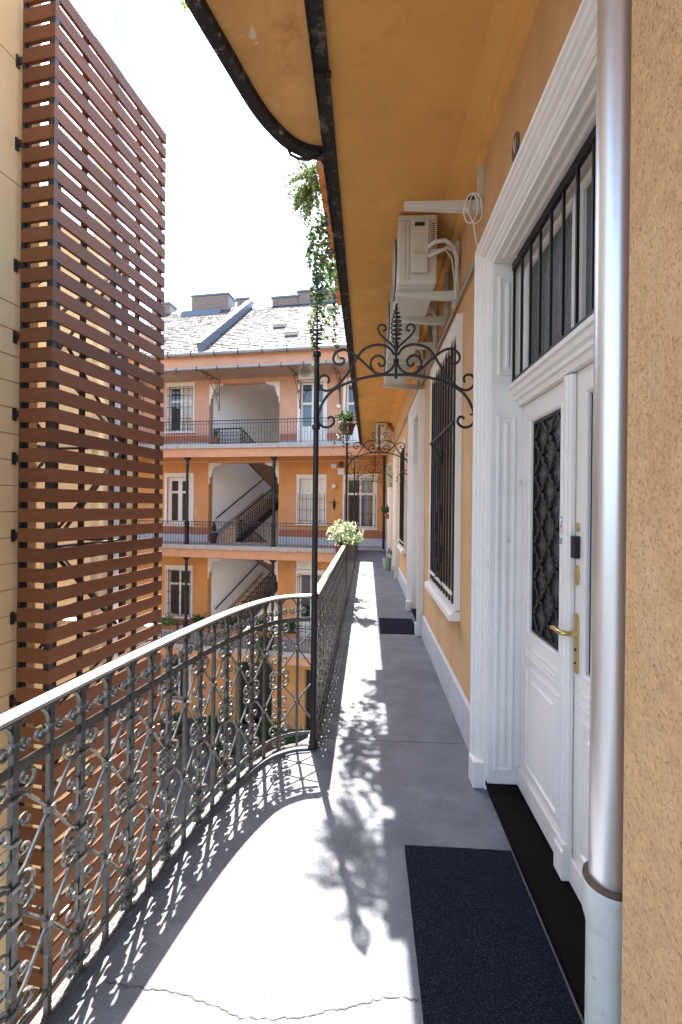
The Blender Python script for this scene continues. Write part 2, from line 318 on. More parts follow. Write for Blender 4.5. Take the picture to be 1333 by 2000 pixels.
# lined jamb and head: flat lining with fielded panels
m = W_(MB()); m.box(2.606, 2.634, -.012, .30, .045, 2.996); m.box(D1[0]+.002, 2.606, -.012, .30, 2.972, 2.998); m.box(D1[0]+.002, 1.30, -.012, .30, .045, 2.972)
dc(m, 'jamb_lining', m_white, bevel=.003)
JM = Matrix(((0, 0, 0, 0),)*4)
def jamb_panel(z0, z1):
    mb = MB(); mb.M = Matrix(((1, 0, 0, .70), (0, 1, 0, 2.606), (0, 0, 1, 0), (0, 0, 0, 1)))
    panel(mb, .020, .128, z0, z1, 0, .018, .012); return mb
for z0, z1 in ((.12, 2.12), (2.34, 2.90)): dc(jamb_panel(z0, z1), 'jamb_panel', m_white, smooth=25)
mb = MB(); mb.M = Matrix(((0, 0, 1, .70), (1, 0, 0, 0), (0, 1, 0, 2.972), (0, 0, 0, 1)))
panel(mb, 1.36, 2.54, .020, .128, 0, .018, .012); dc(mb, 'head_panel', m_white, smooth=25)
m = W_(MB()); m.box(D1[0]+.005, 2.628, -.01, .32, -.002, .048); m.box(D1[0]+.005, 2.628, -.018, -.0102, .028, .052); dc(m, 'threshold', m_step, bevel=.006)
DP = .165                                      # leaf face depth behind the wall plane
HZ = 2.165
def leaf(a0, a1, g0, g1, nm):
    mb = W_(MB()); d0, d1 = DP, DP+.045
    for x0, x1, z0, z1 in ((a0, g0, .052, HZ), (g1, a1, .052, HZ), (g0, g1, 2.055, HZ), (g0, g1, .052, .945)): mb.box(x0, x1, d0, d1, z0, z1)
    lf = dc(mb, nm, m_white)
    b = W_(MB()); recess(b, g0, g1, .945, 2.055, DP-.0005); panel(b, g0-.02, g1+.02, .80, .875, DP-.0005, .004, .016); panel(b, g0-.02, g1+.02, .215, .765, DP-.0005, .038, .014)
    b.box(a0+.004, a1-.004, DP-.016, DP-.001, .056, .155)
    dc(b, 'leaf_moulding', m_white, smooth=25)
    g = W_(MB()); g.box(g0-.01, g1+.01, DP+.028, DP+.034, .935, 2.065); dc(g, 'door_glass', m_texglass)
    return lf
leaf(1.949, 2.600, 2.092, 2.472, 'door_leaf'); leaf(1.304, 1.943, 1.466, 1.846, 'door_leaf')
m = W_(MB()); m.wedge([(1.945, DP-.002), (1.945, DP-.020), (1.953, DP-.030), (1.966, DP-.026), (1.974, DP-.036), (1.990, DP-.036), (1.998, DP-.026), (2.012, DP-.024), (2.018, DP-.002)], 'z', .17, HZ-.004)
m.box(1.940, 2.024, DP-.046, DP-.002, .052, .17); m.box(1.944, 2.020, DP-.040, DP-.002, .17, .20); dc(m, 'astragal', m_white, bevel=.003)
# wrought grille behind the moulded bead: lozenges and curls
def grille_mesh():
    mb = MB(); w = .372; h = 1.10; d = .012; rows = 6; ph = h/rows; cols = 2; pw = w/cols
    for r in range(rows):
        z = r*ph
        for c in range(-1, cols+1):
            for sgn in (1, -1):
                x0 = c*pw + pw/2; P = []
                for k in range(13):
                    t = k/12; xx = x0 + sgn*(pw/2)*(1-abs(2*t-1))*1.0
                    P.append((xx, 0, z + t*ph))
                P = [q for q in P if 0 <= q[0] <= w]
                if len(P) > 1: mb.strip(P, .016, d)
        for c in range(cols*2+1):
            x0 = c*pw/2; zz = z if c % 2 else z + ph/2
            for sx in (1, -1):
                for sz in (1, -1):
                    P = [(x0+sx*(.012+.020*0)+sx*q[0], 0, zz+sz*q[1]) for q in spiral(.016, .030, .020, .006, -pi*.9, pi*1.1, 12)]
                    P = [q for q in P if 0 <= q[0] <= w and 0 <= q[2] <= h]
                    if len(P) > 2: mb.strip(P, .0125, d)
            if 0 < x0 < w and 0 < zz < h: mb.lathe([(.001, -.014), (.013, -.012), (.013, .012), (.001, .014)], (x0, 0, zz), 8)
    mb.box(0, .010, -.007, .007, 0, h); mb.box(w-.010, w, -.007, .007, 0, h); mb.box(.01, w-.01, -.007, .007, 0, .010); mb.box(.01, w-.01, -.007, .007, h-.01, h)
    return mb.mesh('leaf_grille', m_black, 50)
gme = grille_mesh()
for g0 in (2.096, 1.470):
    o = inst('leaf_grille', gme, door); o.matrix_basis = Matrix(((0, 1, 0, .70+DP+.016), (1, 0, 0, g0), (0, 0, 1, .950), (0, 0, 0, 1)))
# transom and fanlight
m = W_(MB()); m.wedge([(DP+.05, HZ+.004), (DP-.03, HZ+.004), (DP-.036, HZ+.030), (DP-.05, HZ+.036), (DP-.05, HZ+.056), (DP-.066, HZ+.066), (DP-.07, HZ+.090), (DP-.084, HZ+.096), (DP-.084, HZ+.118), (DP-.05, HZ+.132), (DP+.05, HZ+.132)], 'x', 1.302, 2.604)
dc(m, 'transom', m_white)
m = W_(MB()); z0, z1 = 2.30, 2.968
for x0, x1 in ((1.302, 1.365), (2.545, 2.604), (1.925, 1.985)): m.box(x0, x1, DP-.005, DP+.045, z0, z1)
m.box(1.365, 1.925, DP-.004, DP+.044, z1-.055, z1); m.box(1.985, 2.545, DP-.004, DP+.044, z1-.055, z1); m.box(1.365, 1.925, DP-.004, DP+.044, z0, z0+.03); m.box(1.985, 2.545, DP-.004, DP+.044, z0, z0+.03)
recess(m, 1.367, 1.923, z0+.032, z1-.057, DP-.005, .02); recess(m, 1.987, 2.543, z0+.032, z1-.057, DP-.005, .02)
dc(m, 'fanlight_sash', m_white, smooth=25)
for x0, x1 in ((1.36, 1.93), (1.98, 2.55)):
    m = W_(MB()); m.box(x0, x1, DP+.02, DP+.026, z0+.02, z1-.045); dc(m, 'fanlight_pane', m_texglass)
m = W_(MB())
for k in range(11):
    x = 1.312+k*.128; m.box(x-.006, x+.006, DP-.066, DP-.054, 2.302, 2.965)
m.box(1.304, 2.602, DP-.070, DP-.050, 2.925, 2.968); m.box(1.304, 2.602, DP-.0655, DP-.0545, 2.301, 2.314)
dc(m, 'fanlight_bars', m_black)
# ironmongery on the right-hand leaf
m = W_(MB()); m.wedge([(1.905, .93), (1.905, 1.155), (1.915, 1.168), (1.93, 1.168), (1.938, 1.155), (1.938, .93), (1.93, .922), (1.915, .922)], 'y', DP-.008, DP-.0005); dc(m, 'handle_plate', m_brass, bevel=.002)
m = W_(MB()); m.tube([(1.921, DP-.004, 1.085), (1.921, DP-.05, 1.085), (1.926, DP-.060, 1.085), (1.95, DP-.064, 1.086), (2.0, DP-.064, 1.088), (2.03, DP-.060, 1.082), (2.036, DP-.052, 1.078)], [.011, .010, .010, .011, .010, .009, .008], 10); m.lathe([(.001, -.01), (.016, -.006), (.016, .006), (.001, .01)], (1.921, DP-.014, 1.085), 12)
dc(m, 'door_handle', m_brass, smooth=50)
m = W_(MB()); m.lathe([(.001, -.006), (.005, -.005), (.005, .005), (.001, .006)], (1.921, DP-.008, 1.02), 8); m.lathe([(.001, -.004), (.006, -.003), (.006, .003), (.001, .004)], (1.921, DP-.008, .965), 8); dc(m, 'keyhole', m_plastic)
m = W_(MB()); m.wedge([(1.921+.017*cos(t*pi/8), 1.325+.042*sin(t*pi/8)) for t in range(16)], 'y', DP-.009, DP-.0005); dc(m, 'lock_escutcheon', m_brass, bevel=.002)
m = W_(MB()); m.box(1.901, 1.938, DP-.026, DP-.0005, 1.395, 1.487); kp = dc(m, 'keypad', m_plastic, bevel=.004)
m = W_(MB())
for k in range(6): m.box(1.927, 1.931, DP-.0275, DP-.0262, 1.405+k*.0125, 1.409+k*.0125)
dc(m, 'keypad_buttons', m_grey)
m = W_(MB()); m.wedge([(1.919+.012*cos(t*pi/8), 1.523+.019*sin(t*pi/8)) for t in range(16)], 'y', DP-.008, DP-.0005); dc(m, 'peephole', m_brass, bevel=.002)
# little sticker beside the glass: blue stroke, red arch, black 3C
m = W_(MB()); m.box(2.040, 2.082, DP-.0105, DP-.0095, 1.432, 1.566); dc(m, 'sticker', m_stick)
m = W_(MB()); m.add([(2.078, DP-.0115, 1.562), (2.046, DP-.0115, 1.562), (2.046, DP-.0115, 1.557), (2.078, DP-.0115, 1.557)], [(0, 1, 2, 3)]); m.strip([(2.050, DP-.0115, 1.550), (2.062, DP-.0115, 1.532), (2.073, DP-.0115, 1.512)], .005, .001, (0, 1, 0)); dc(m, 'sticker_print', m_blue)
m = W_(MB()); m.strip([(2.073, DP-.0115, 1.485), (2.073, DP-.0115, 1.512), (2.066, DP-.0115, 1.522), (2.055, DP-.0115, 1.522), (2.050, DP-.0115, 1.512), (2.050, DP-.0115, 1.487)], .005, .001, (0, 1, 0)); dc(m, 'sticker_print', m_red)
def text_mesh(txt, size, mat):
    cu = bpy.data.curves.new('lettering', 'FONT'); cu.body = txt; cu.size = size; cu.extrude = .0004; cu.align_x = 'CENTER'
    o = bpy.data.objects.new('lettering', cu); COL.objects.link(o); dg = bpy.context.evaluated_depsgraph_get()
    me = bpy.data.meshes.new_from_object(o.evaluated_get(dg)); bpy.data.objects.remove(o); me.materials.clear(); me.materials.append(mat); return me
o = inst('sticker_print', text_mesh('3C', .04, m_ink), door)
o.matrix_basis = Matrix(((0, 0, -1, .70+DP-.0115), (-1, 0, 0, 2.061), (0, 1, 0, 1.441), (0, 0, 0, 1)))

# ---------- barred window in the near wing
def near_window(a0, a1, z0, z1, paint, grille=True):
    wt = W_(MB()); trim(wt, a0, a1, z0, z1, [(-.003, -.02), (-.003, .022), (.02, .03), (.03, .022), (.075, .03), (.09, .045), (.105, .045), (.105, -.02)])
    w = wb(wt, 'window', paint, smooth=25)
    m = W_(MB()); m.wedge([(-.085, z0-.075), (-.085, z0-.03), (-.06, z0-.012), (.06, z0+.002), (.06, z0-.075)], 'x', a0-.125, a1+.125); m.build('sill', paint, w, bevel=.004)
    m = W_(MB()); d = .15
    for x0, x1 in ((a0+.001, a0+.07), (a1-.07, a1-.001), ((a0+a1)/2-.045, (a0+a1)/2+.045)): m.box(x0, x1, d, d+.05, z0+.004, z1-.002)
    for zz in (z0+.004, z0+(z1-z0)*.68, z1-.072): m.box(a0+.07, (a0+a1)/2-.045, d+.002, d+.048, zz, zz+.07); m.box((a0+a1)/2+.045, a1-.07, d+.002, d+.048, zz, zz+.07)
    m.build('sash', paint, w)
    m = W_(MB()); m.box(a0+.06, a1-.06, d+.02, d+.026, z0+.05, z1-.05); m.build('pane', m_glass, w)
    if grille:
        g = -.035; n = 10
        for k in range(n):
            x = a0+.01+k*(a1-a0-.02)/(n-1)
            m = W_(MB()); m.box(x-.008, x+.008, g-.008, g+.008, z0+.03, z1-.10+.03*(k % 2)); m.tube([(x, g, z1-.10+.03*(k % 2)), (x, g, z1-.04+.03*(k % 2))], [.008, .001], 5); m.build('grille_bar', m_black, w)
        for zz in (z0+.10, z0+1.42):
            m = W_(MB()); m.box(a0-.02, a1+.02, g-.020, g-.009, zz, zz+.028); m.build('grille_rail', m_black if zz > 1.5 else m_white, w)
        m = W_(MB()); c = (a0+a1)/2
        for s in (-1, 1):
            m.strip([(c+s*q[0], g-.018, z0+q[1]) for q in ((.02, 1.30), (.10, 1.22), (.02, 1.08), (.03, .9), (.16, .62), (.22, .40), (.10, .30), (.02, .22), (.10, .14), (.28, .10))], .014, .012)
            m.strip([(c+s*q[0], g-.018, z0+q[1]) for q in spiral(.10, 1.30, .07, .015, -pi, pi*1.4, 18)], .012, .012)
            m.strip([(c+s*q[0], g-.018, z0+q[1]) for q in spiral(.16, .38, .07, .015, pi*.5, pi*2.6, 18)], .012, .012)
            m.strip([(c+s*q[0], g-.018, z0+q[1]) for q in spiral(.28, 1.22, .06, .012, -pi*.5, pi*1.6, 18)], .012, .012)
        m.lathe([(.001, -.05), (.03, -.03), (.03, .03), (.001, .05)], (c, g-.02, z0+1.2), 8)
        m.build('grille_scrolls', m_black, w, smooth=50)
    return w
near_window(W1[0], W1[1], .82, 2.95, m_white)['label'] = 'tall white window behind black bars and scrolls'
near_window(W2[0], W2[1], .82, 2.75, m_cream)
# ---------- farther doors
def far_door(D, zt, paint):
    t = trim(W_(MB()), D[0], D[1], 0, zt, PROF); d = wb(t, 'door', paint, smooth=25)
    for c0 in (D[0]-.112, D[1]-.004):
        m = W_(MB()); m.box(c0, c0+.116, -.094, .02, 0, .15); m.build('plinth_block', paint, d, bevel=.005)
    m = W_(MB()); m.box(D[0]-.002, D[0]+.026, -.012, .30, .045, zt-.028); m.box(D[1]-.026, D[1]+.002, -.012, .30, .045, zt-.028); m.box(D[0]-.002, D[1]+.002, -.012, .30, zt-.028, zt-.002); m.build('jamb_lining', paint, d)
    c = (D[0]+D[1])/2
    for a0, a1 in ((D[0]+.028, c-.003), (c+.003, D[1]-.028)):
        m = W_(MB()); m.box(a0, a1, .165, .21, .052, 2.16); panel(m, a0+.08, a1-.08, .2, .8, .1645, .03, .014); panel(m, a0+.08, a1-.08, .9, 2.05, .1645, .03, .014); m.build('door_leaf', paint, d)
    m = W_(MB()); m.box(D[0]+.028, D[1]-.028, .13, .21, 2.165, 2.26); m.build('transom', paint, d)
    m = W_(MB()); m.box(D[0]+.028, D[1]-.028, .19, .20, 2.26, zt-.03); m.build('fanlight_pane', m_glass, d)
    m = W_(MB()); m.box(D[0]+.004, D[1]-.004, -.01, .32, -.002, .045); m.build('threshold', m_step, d)
    return d
far_door(D2, 2.95, m_white); far_door(D3, 2.75, m_cream); far_door(D4, 2.75, m_white)

# ---------- upper gallery: soffit, cove, black edge beam
UP = [(-.300, 2.99), (-.305, 2.915), (-.40, 2.885), (-.50, 2.82), (-.585, 2.70), (-.66, 2.53), (-.728, 2.28), (-.807, 1.97), (-.87, 1.6), (-.95, 1.1), (-1.05, .4), (-1.2, -.6), (-1.28, -1.2)]
up_curve = smooth_path([(x, y, 0) for x, y in UP], .03)
s_ = MB(); s_.wedge([(.95, -1.2), (.95, 16.6), (-.26, 16.75), (-.26, 2.9), (-.26, -1.2)], 'z', ZC, ZC+.12); wb(s_, 'soffit', m_soffit)
s_ = MB(); s_.wedge([(-.262, -1.2), (-.262, 2.92)] + [(p.x, p.y) for p in up_curve if p.y < 2.92], 'z', ZC+.012, ZC+.118); wb(s_, 'balcony_soffit', m_soffit_old)
b_ = MB()
PB = [p for p in up_curve if p.y < 2.96]
o1 = offset(PB, .03); o2 = offset(PB, -.045)
if o1[8].x > o2[8].x: o1, o2 = o2, o1
vs = []
for a, c in zip(o1, o2): vs += [(a.x, a.y, ZC-.03), (c.x, c.y, ZC-.03), (c.x, c.y, ZC+.16), (a.x, a.y, ZC+.16)]
n = len(PB); b_.add(vs, [(4*i+k, 4*i+(k+1) % 4, 4*i+4+(k+1) % 4, 4*i+4+k) for i in range(n-1) for k in range(4)] + [(0, 1, 2, 3), (4*n-4, 4*n-3, 4*n-2, 4*n-1)])
wb(b_, 'curved_edge_beam', m_beam, bevel=.006)
b_ = MB(); b_.box(-.302, -.222, -1.2, 16.6, ZC-.034, ZC-.002); b_.box(-.312, -.2985, 2.93, 16.6, ZC-.06, ZC+.155); b_.box(-.302, -.292, -1.2, 2.93, ZC-.052, ZC-.034)
wb(b_, 'edge_beam', m_beam, bevel=.004)
m = MB(); m.lathe([(.001, -.05), (.022, -.05), (.026, -.035), (.026, .0)], (-.262, 2.33, ZC-.03), 12); m.box(-.30, -.21, 2.315, 2.345, ZC-.05, ZC-.036); wb(m, 'beam_bolt', m_beam)
c_ = MB(); c_.wedge([(.545, ZC-.001), (.60, ZC-.014), (.645, ZC-.045), (.660, ZC-.080), (.650, ZC-.088), (.646, ZC-.104), (.652, ZC-.120), (.675, ZC-.128), (.705, ZC-.132), (.705, ZC-.001)], 'y', 1.13, 16.6)
wb(c_, 'cove', m_soffit, smooth=30)
# hanging loop of cable under the beam
wb(MB().tube([(-.315, 2.87, 3.835), (-.34, 2.85, 3.80), (-.40, 2.845, 3.775), (-.46, 2.845, 3.785), (-.51, 2.85, 3.815), (-.53, 2.80, 3.85)], .009, 8), 'cable_loop', m_plastic, smooth=60)

# ================================================================== RAILING of the gallery
railing = empty('iron_railing', 'weathered wrought iron railing with scrolls along the gallery edge', 'railing', (0, 0, 0))
full = smooth_path([(-.345, 16.6, 0), (-.345, 10, 0), (-.345, 6, 0), (-.345, 3.4, 0)] + [(x, y, 0) for x, y in RAIL[:1]], .05)
straight = [Vector((-.345, y, 0)) for y in [16.55, 12, 8, 5, 3.3, 3.03]]
def rail_mesh(path, w, z0, z1, name, mat, rnd=False):
    L = offset(path, w/2); R = offset(path, -w/2); vs = []; n = len(path); zc = z1-(z1-z0)*.35
    for a, c in zip(L, R):
        i1 = a.lerp(c, .15); i2 = a.lerp(c, .85)
        vs += [(a.x, a.y, z0), (a.x, a.y, zc), (i1.x, i1.y, z1), (i2.x, i2.y, z1), (c.x, c.y, zc), (c.x, c.y, z0)]
    mb = MB(); mb.add(vs, [(6*i+k, 6*i+(k+1) % 6, 6*i+6+(k+1) % 6, 6*i+6+k) for i in range(n-1) for k in range(6)] + [tuple(range(6)), tuple(range(6*n-6, 6*n))])
    return mb.build(name, mat, railing)
corner = [p for p in rail_curve if p.y < 3.0]
for path in (straight, corner):
    rail_mesh(path, .052, 1.0, 1.016, 'handrail', m_rail)
    rail_mesh(path, .040, .992, .9995, 'handrail_core', m_iron)
    rail_mesh(path, .012, .838, .866, 'middle_rail', m_iron)
    rail_mesh(path, .014, .098, .116, 'bottom_rail', m_iron)
    rail_mesh(path, .034, .026, .036, 'lower_rail', m_iron)
T, DD = .0088, .015
def mirror(mb, pts, t=T, d=DD):
    for s in (1, -1): mb.strip([(s*x, 0, z) for x, z in pts], t, d)
def collar(mb, z, r=.012, h=.012): mb.box(-r, r, -r, r, z-h/2, z+h/2)
def crest(mb):                                  # fork and curls between middle rail and handrail
    mirror(mb, [(.004, .925), (.008, .945), (.018, .968), (.032, .984), (.044, .991)])
    mirror(mb, [(.003, .925), (.004, .95), (.006, .975), (.008, .99)], .005, .012)
    mirror(mb, [(.005, .925), (.012, .908), (.026, .897)] + spiral(.036, .912, .019, .005, -pi*.55, pi*1.6, 14)); collar(mb, .925, .011, .010)
bars = {}; sub = {}; whole = {}
a = MB(); a.box(-.0095, .0095, -.0095, .0095, .030, .998); bars['A'] = a.mesh('baluster', m_iron)
b = MB(); b.box(-.0080, .0080, -.0080, .0080, .030, .998); bars['B'] = b.mesh('baluster', m_iron)
def pieceA():
    out = []; c = MB(); crest(c); out.append(('crest', c))
    for z0 in (0, -.347):                       # two storeys of scrolls on the A bar
        c = MB(); mirror(c, [(.009, .772+z0)] + spiral(.044, .808+z0, .035, .006, -pi*.75, pi*1.9, 20)); collar(c, .770+z0, .016); out.append(('scroll_pair', c))
        c = MB(); mirror(c, [(.010, .648+z0), (.013, .668+z0)] + spiral(.038, .686+z0, .025, .005, pi*1.05, -pi*1.2, 16), .0065, .012)
        mirror(c, [(.010, .648+z0), (.013, .628+z0)] + spiral(.038, .608+z0, .025, .005, -pi*1.05, pi*1.2, 16), .0065, .012); collar(c, .648+z0, .015); out.append(('curl_cluster', c))
        c = MB(); mirror(c, [(.009, .524+z0), (.012, .522+z0)] + spiral(.046, .503+z0, .035, .006, pi*.85, -pi*1.6, 20)); collar(c, .520+z0, .016); out.append(('scroll_pair', c))
    c = MB(); mirror(c, [(.006, .08)] + spiral(.03, .070, .022, .006, pi*.9, -pi*1.3, 14)); collar(c, .078, .014); out.append(('foot_curls', c))
    return out
def pieceB():
    out = []; c = MB(); crest(c); out.append(('crest', c))
    for z0 in (0, -.347):
        c = MB(); zc = .668+z0
        mirror(c, [(0, zc), (.030, zc+.034), (.060, zc+.068), (.082, zc+.094), (.090, zc+.099), (.101, zc+.099), (.110, zc+.106), (.116, zc+.120)], .010, .012)
        mirror(c, [(0, zc), (.030, zc-.041), (.060, zc-.082), (.084, zc-.114), (.094, zc-.121), (.104, zc-.128), (.113, zc-.138), (.116, zc-.150)], .010, .012)
        c.lathe([(.002, -.014), (.018, -.010), (.018, .010), (.002, .014)], (0, 0, zc), 8); out.append(('cross', c))
    return out
for t_, ps in (('A', pieceA()), ('B', pieceB())):
    sub[t_] = [(n, c.mesh(n, m_curl, 50)) for n, c in ps]
    w = MB(); r = .0095 if t_ == 'A' else .0080; w.box(-r, r, -r, r, .030, .998)
    for n, c in ps: w.add(c.v, c.f)
    whole[t_] = w.mesh('baluster', m_iron, 50)
PITCH = .125
y = 3.03 + .09
for i in range(int((16.5-y)/PITCH)):
    t = 'AB'[i % 2]
    if i < 10:
        o = inst('baluster', bars[t], railing, (-.345, y+i*PITCH, 0), pi/2)
        for n_, me_ in sub[t]: inst(n_, me_, o)
    else: inst('baluster', whole[t], railing, (-.345, y+i*PITCH, 0), pi/2)
acc = 0; nxt = .085; i = 0
for p, q in zip(corner, corner[1:]):
    L = (q-p).length
    while acc + L >= nxt:
        c = p.lerp(q, (nxt-acc)/L); d = q-p; t = 'BA'[i % 2]; i += 1; nxt += PITCH
        o = inst('baluster', bars[t], railing, (c.x, c.y, 0), math.atan2(d.y, d.x))
        for n_, me_ in sub[t]: inst(n_, me_, o)
    acc += L

upr = empty('upper_railing', 'iron railing of the upper gallery behind the hanging troughs', 'railing', (0, 0, ZC+.12))
for i in range(int((15.5-3.1)/PITCH)): inst('baluster', whole['AB'[i % 2]], upr, (-.33, 3.1+i*PITCH, 0), pi/2)
for w_, z0, z1, n_ in ((.05, 1.0, 1.016, 'handrail'), (.012, .838, .866, 'middle_rail'), (.014, .098, .116, 'bottom_rail')):
    m = MB(); m.box(-.33-w_/2, -.33+w_/2, 3.0, 16.4, z0, z1); m.build(n_, m_iron, upr)

# ================================================================== SCROLL ARCHES on their posts
K = .00106
def Zc(pts): return [(x*K, 2.46+(508-yy)*K) for x, yy in pts]
A1 = Zc([(0, 508), (60, 508), (110, 511), (210, 528), (310, 562), (390, 605), (440, 660), (472, 730), (480, 780), (466, 815), (432, 832), (398, 824), (378, 797), (388, 770), (408, 768), (416, 782)])
A2 = Zc([(12, 385), (22, 366), (50, 337), (100, 322), (160, 330), (205, 355), (235, 395), (280, 470), (330, 540), (380, 588), (430, 605), (468, 582), (478, 542), (458, 512), (428, 512), (412, 532), (418, 552)])
A3 = Zc([(8, 430), (20, 462), (50, 491), (90, 503), (130, 490), (155, 452), (150, 413), (120, 390), (88, 395), (68, 422), (76, 450), (98, 452), (106, 438)])
A4 = Zc([(118, 503), (165, 463), (220, 412), (280, 366), (330, 350), (370, 368), (388, 402), (376, 434), (346, 444), (320, 428), (324, 405), (340, 402)])
A5 = Zc([(8, 345), (30, 320), (70, 285), (100, 253), (113, 225), (106, 204), (86, 197), (66, 210), (62, 228), (78, 236)])
def sm2(P, st=.012): return [(p.x, p.y) for p in smooth_path([(x, z, 0) for x, z in P], st)]
def helix(mb, cx, z0, z1, rmax, turns, r):
    P = []
    for k in range(int(turns*12)+1):
        t = k/(turns*12); rad_ = max(.006, rmax*math.sin(pi*min(1, .12+.88*t))**.8*(1-.35*t)); P.append((cx+rad_*cos(2*pi*turns*t), rad_*sin(2*pi*turns*t), z0+(z1-z0)*t))
    mb.tube(P, r, 5)
def scroll_arch(loc, label):
    t = empty('scroll_arch', label, 'iron arch', loc, 0, 'scroll arches spanning the gallery')
    m = MB(); m.tube([(0, 0, -.01), (0, 0, 2.62)], [.021, .017], 10); m.lathe([(.022, 0), (.034, .004), (.034, .03), (.024, .05), (.022, .09)], (0, 0, 0), 10)
    for z in (1.0, 2.12, 2.60): m.lathe([(.018, -.02), (.027, -.014), (.027, .014), (.018, .02)], (0, 0, z), 10)
    m.build('post', m_black, t, smooth=40)
    m = MB(); m.tube([(0, 0, 2.6), (0, 0, 2.92)], [.010, .004], 6); helix(m, 0, 2.64, 2.88, .040, 8, .0045); m.build('post_finial', m_black, t, smooth=60)
    C = .52
    m = MB()
    for s in (1, -1): m.strip([(C+s*x, 0, z) for x, z in sm2(A1)], .016, .014)
    m.build('arch_bar', m_black, t, smooth=50)
    for s in (1, -1):
        for P, w in ((A2, .015), (A3, .015), (A4, .015), (A5, .012)):
            m = MB(); m.strip([(C+s*x, 0, z) for x, z in sm2(P)], w, .012); e = P[-1]; m.lathe([(.001, -.009), (.008, -.005), (.008, .005), (.001, .009)], (C+s*e[0], 0, e[1]), 8); m.build('scroll', m_black, t, smooth=50)
    m = MB(); m.tube([(C, 0, 2.435), (C, 0, 2.925)], [.010, .006], 8); m.lathe([(.010, -.012), (.02, -.008), (.02, .008), (.010, .012)], (C, 0, 2.553), 8); m.lathe([(.004, 0), (.016, .03), (.013, .07), (.005, .10)], (C, 0, 2.60), 8)
    helix(m, C, 2.67, 2.92, .040, 9, .005); m.build('spiral_finial', m_black, t, smooth=60)
    m = MB(); m.tube([(C+.48*1.0, 0, 2.20), (1.06, 0, 2.20)], .006, 6); m.build('wall_tie', m_black, t)
    return t
for yv, lb in ((2.99, 'black scrollwork arch whose post stands at the corner of the curved railing'), (7.35, 'black scrollwork arch beside the variegated flowering planter'), (11.7, 'black scrollwork arch beyond the planter, by the small grey bucket'), (15.9, 'farthest black scrollwork arch, close to the end wall window')):
    scroll_arch((-.345, yv, 0), lb)

# ================================================================== DOWNPIPE
dp = empty('downpipe', 'shiny zinc downpipe set in a pale cast iron socket', 'drainpipe', (.645, 1.235, 0))
MB().lathe([(.050, .60), (.050, 3.9)], (0, 0, 0), 40).build('zinc_pipe', m_zinc, dp, smooth=40)
m = MB(); m.lathe([(.051, .615), (.062, .618), (.064, .624), (.063, .632), (.052, .634)], (0, 0, 0), 36); m.build('rusty_seal', m_rust, dp, smooth=60)
m = MB(); m.lathe([(.055, 0), (.055, .50), (.058, .515), (.064, .535), (.065, .61), (.066, .616), (.064, .622), (.052, .622)], (0, 0, 0), 36); m.build('cast_pipe', m_pipe, dp, smooth=35)

# ================================================================== DOORMATS
def doormat(x0, x1, y0, y1, label):
    m = MB(); N = 10; M_ = 14; vs = []
    for i in range(N+1):
        for j in range(M_+1): vs.append((x0+(x1-x0)*i/N+random.uniform(-.001, .001), y0+(y1-y0)*j/M_+random.uniform(-.001, .001), .011+random.uniform(0, .0018)))
    m.add(vs, [(i*(M_+1)+j, (i+1)*(M_+1)+j, (i+1)*(M_+1)+j+1, i*(M_+1)+j+1) for i in range(N) for j in range(M_)])
    m.box(x0+.002, x1-.002, y0+.002, y1-.002, .001, .0105)
    o = m.build('doormat', m_mat); o['label'] = label; o['category'] = 'doormat'; o['group'] = 'dark mats on the gallery floor'
doormat(.188, .678, 1.20, 2.152, 'dark blue-grey doormat in front of the door with the brass handle')
doormat(.175, .64, 5.735, 6.50, 'dark grey doormat beyond the barred window, farther along the gallery')

